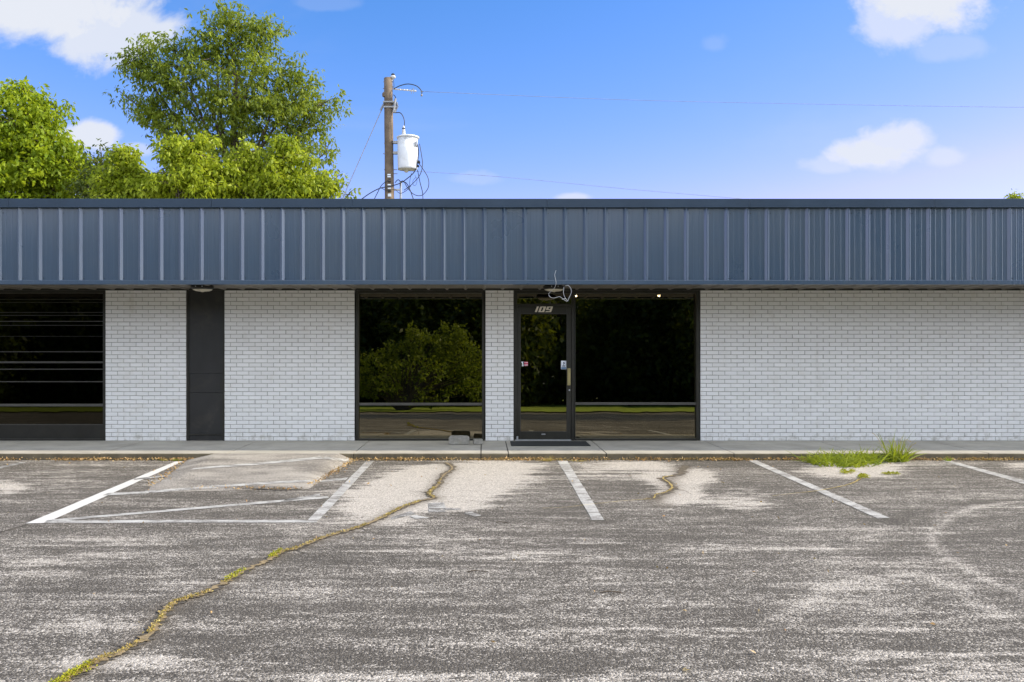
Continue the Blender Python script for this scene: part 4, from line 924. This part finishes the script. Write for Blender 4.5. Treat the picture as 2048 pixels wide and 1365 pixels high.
# the far side of the lot, seen only in the glass
YV = YE
vg = MB().add([(-70, YV - 40, lotz(YV) + .02), (70, YV - 40, lotz(YV) + .02), (70, YV, lotz(YV) + .05), (-70, YV, lotz(YV) + .05)], [(0, 1, 2, 3)]).build('grass_verge', M['lawn']); tag(vg, kind='structure')
def back_tree(x, y, h, wdt, m, label, n, per, L, spread, low=.1, name='tree', group=None, tr=.2):
    T = empty(name); cl = []
    while len(cl) < n:
        t = RNG.uniform(low, 1); prof = math.sin(math.pi * min(1, (t - low) / (1 - low) * .8 + .2)) ** .6; a = RNG.uniform(0, 6.28); r = wdt * prof * math.sqrt(RNG.uniform(.15, 1)) * (1 + .25 * mn.noise(Vector((a, t * 3, x))))
        cl.append((x + math.cos(a) * r, y + math.sin(a) * r, h * t))
    cl = np.array(cl); wood = MB(); zb = lotz(YV)
    wood.tube([Vector((x, y, zb)), Vector((x + .1, y, h * .4)), Vector((x, y, h * .9))], [tr, tr * .7, .03], 8)
    for q in cl[:: max(1, n // 60)]:
        s = Vector((x + .05, y, max(zb + .3, q[2] * .65))); wood.tube([s, s.lerp(Vector(q), .5) + Vector((0, 0, .2)), Vector(q)], [.05, .03, .01], 4, caps=False)
    wood.build('trunk', M['trunk'], T, True)
    N = n * per; off = rdir(N) * (RNG.uniform(0, 1, N) ** .6)[:, None] * spread; pos = np.repeat(cl, per, 0) + off
    d = rdir(N) + np.array([0, 0, -.4]); LL = L * RNG.uniform(.6, 1.2, N)
    kp = pos[:, 2] > zb + .1; v, f = quads(pos[kp], d[kp], (rdir(N) + np.array([0, 0, .8]))[kp], LL[kp], LL[kp] * .55); qmesh('crown', v, f, M[m], T)
    return tag(T, label, 'tree', group)
bush = empty('bush'); N0 = 620; BC = []
for (x, z, rx, rz, k) in ((-3.0, 1.5, 3.0, 1.4, 190), (-1.3, 2.4, 1.3, 1.2, 110), (-5.2, 1.6, 1.4, 1.2, 80), (-2.6, 2.9, 1.2, .8, 70), (-.4, 1.5, 1.0, 1.2, 60), (-4.4, 2.6, .7, .7, 30), (-1.2, 3.6, .4, .5, 18), (-3.6, 3.3, .35, .7, 16), (-2.0, 3.8, .25, .5, 10), (-6.3, 1.2, .8, .9, 30)):
    for _ in range(k):
        d = rdir(1)[0] * RNG.uniform(.3, 1) ** .5; BC.append((x + d[0] * rx, YV - 2.6 + d[1] * rx * .7, z + d[2] * rz))
BC = np.array(BC); N = len(BC) * 14; pos = np.repeat(BC, 14, 0) + rdir(N) * (RNG.uniform(0, 1, N) ** .6)[:, None] * .3; kp = pos[:, 2] > -.05
LL = .16 * RNG.uniform(.6, 1.3, N); d = rdir(N) + np.array([0, 0, -.3])
v, f = quads(pos[kp], d[kp], (rdir(N) + np.array([0, 0, .8]))[kp], LL[kp], LL[kp] * .55); qmesh('crown', v, f, M['leafB'], bush)
wd = MB()
for q in BC[::12]: wd.tube([Vector((-4.0 + q[0] * .02, YV - 2.6, -.2)), Vector((-3.9 + (q[0] + 3.9) * .4, YV - 2.6, q[2] * .55)), Vector(q)], [.07, .035, .01], 5, caps=False)
wd.build('trunk', M['trunk'], bush, True); tag(bush, 'sunlit leafy bush across the lot mirrored in the left window', 'bush')
k = 0
for x in np.arange(-56, 36, 4.4):
    k += 1; back_tree(x + RNG.uniform(-1, 1), YV - 11 - RNG.uniform(0, 5), RNG.uniform(8.5, 11), RNG.uniform(3.2, 4.2), 'leafD', 'tall dark tree in the row across the lot mirrored in the glass', 420 if k in (15,) else 950, 16, .42, .85, .0, group='dark trees across the lot', tr=.25)
back_tree(13.5, -3.6, 14, 4.6, 'leafD', 'tall shade tree beside the lot behind the camera on the right', 900, 14, .34, .8, .28, tr=.3)
for x in np.arange(-60, 40, 6.0):
    back_tree(x + RNG.uniform(-1, 1), YV - 21 - RNG.uniform(0, 3), RNG.uniform(9, 11), RNG.uniform(4.2, 5), 'leafD', 'dark tree in the second row far across the lot mirrored in the glass', 600, 14, .6, 1.1, .0, group='dark trees across the lot, second row', tr=.25)
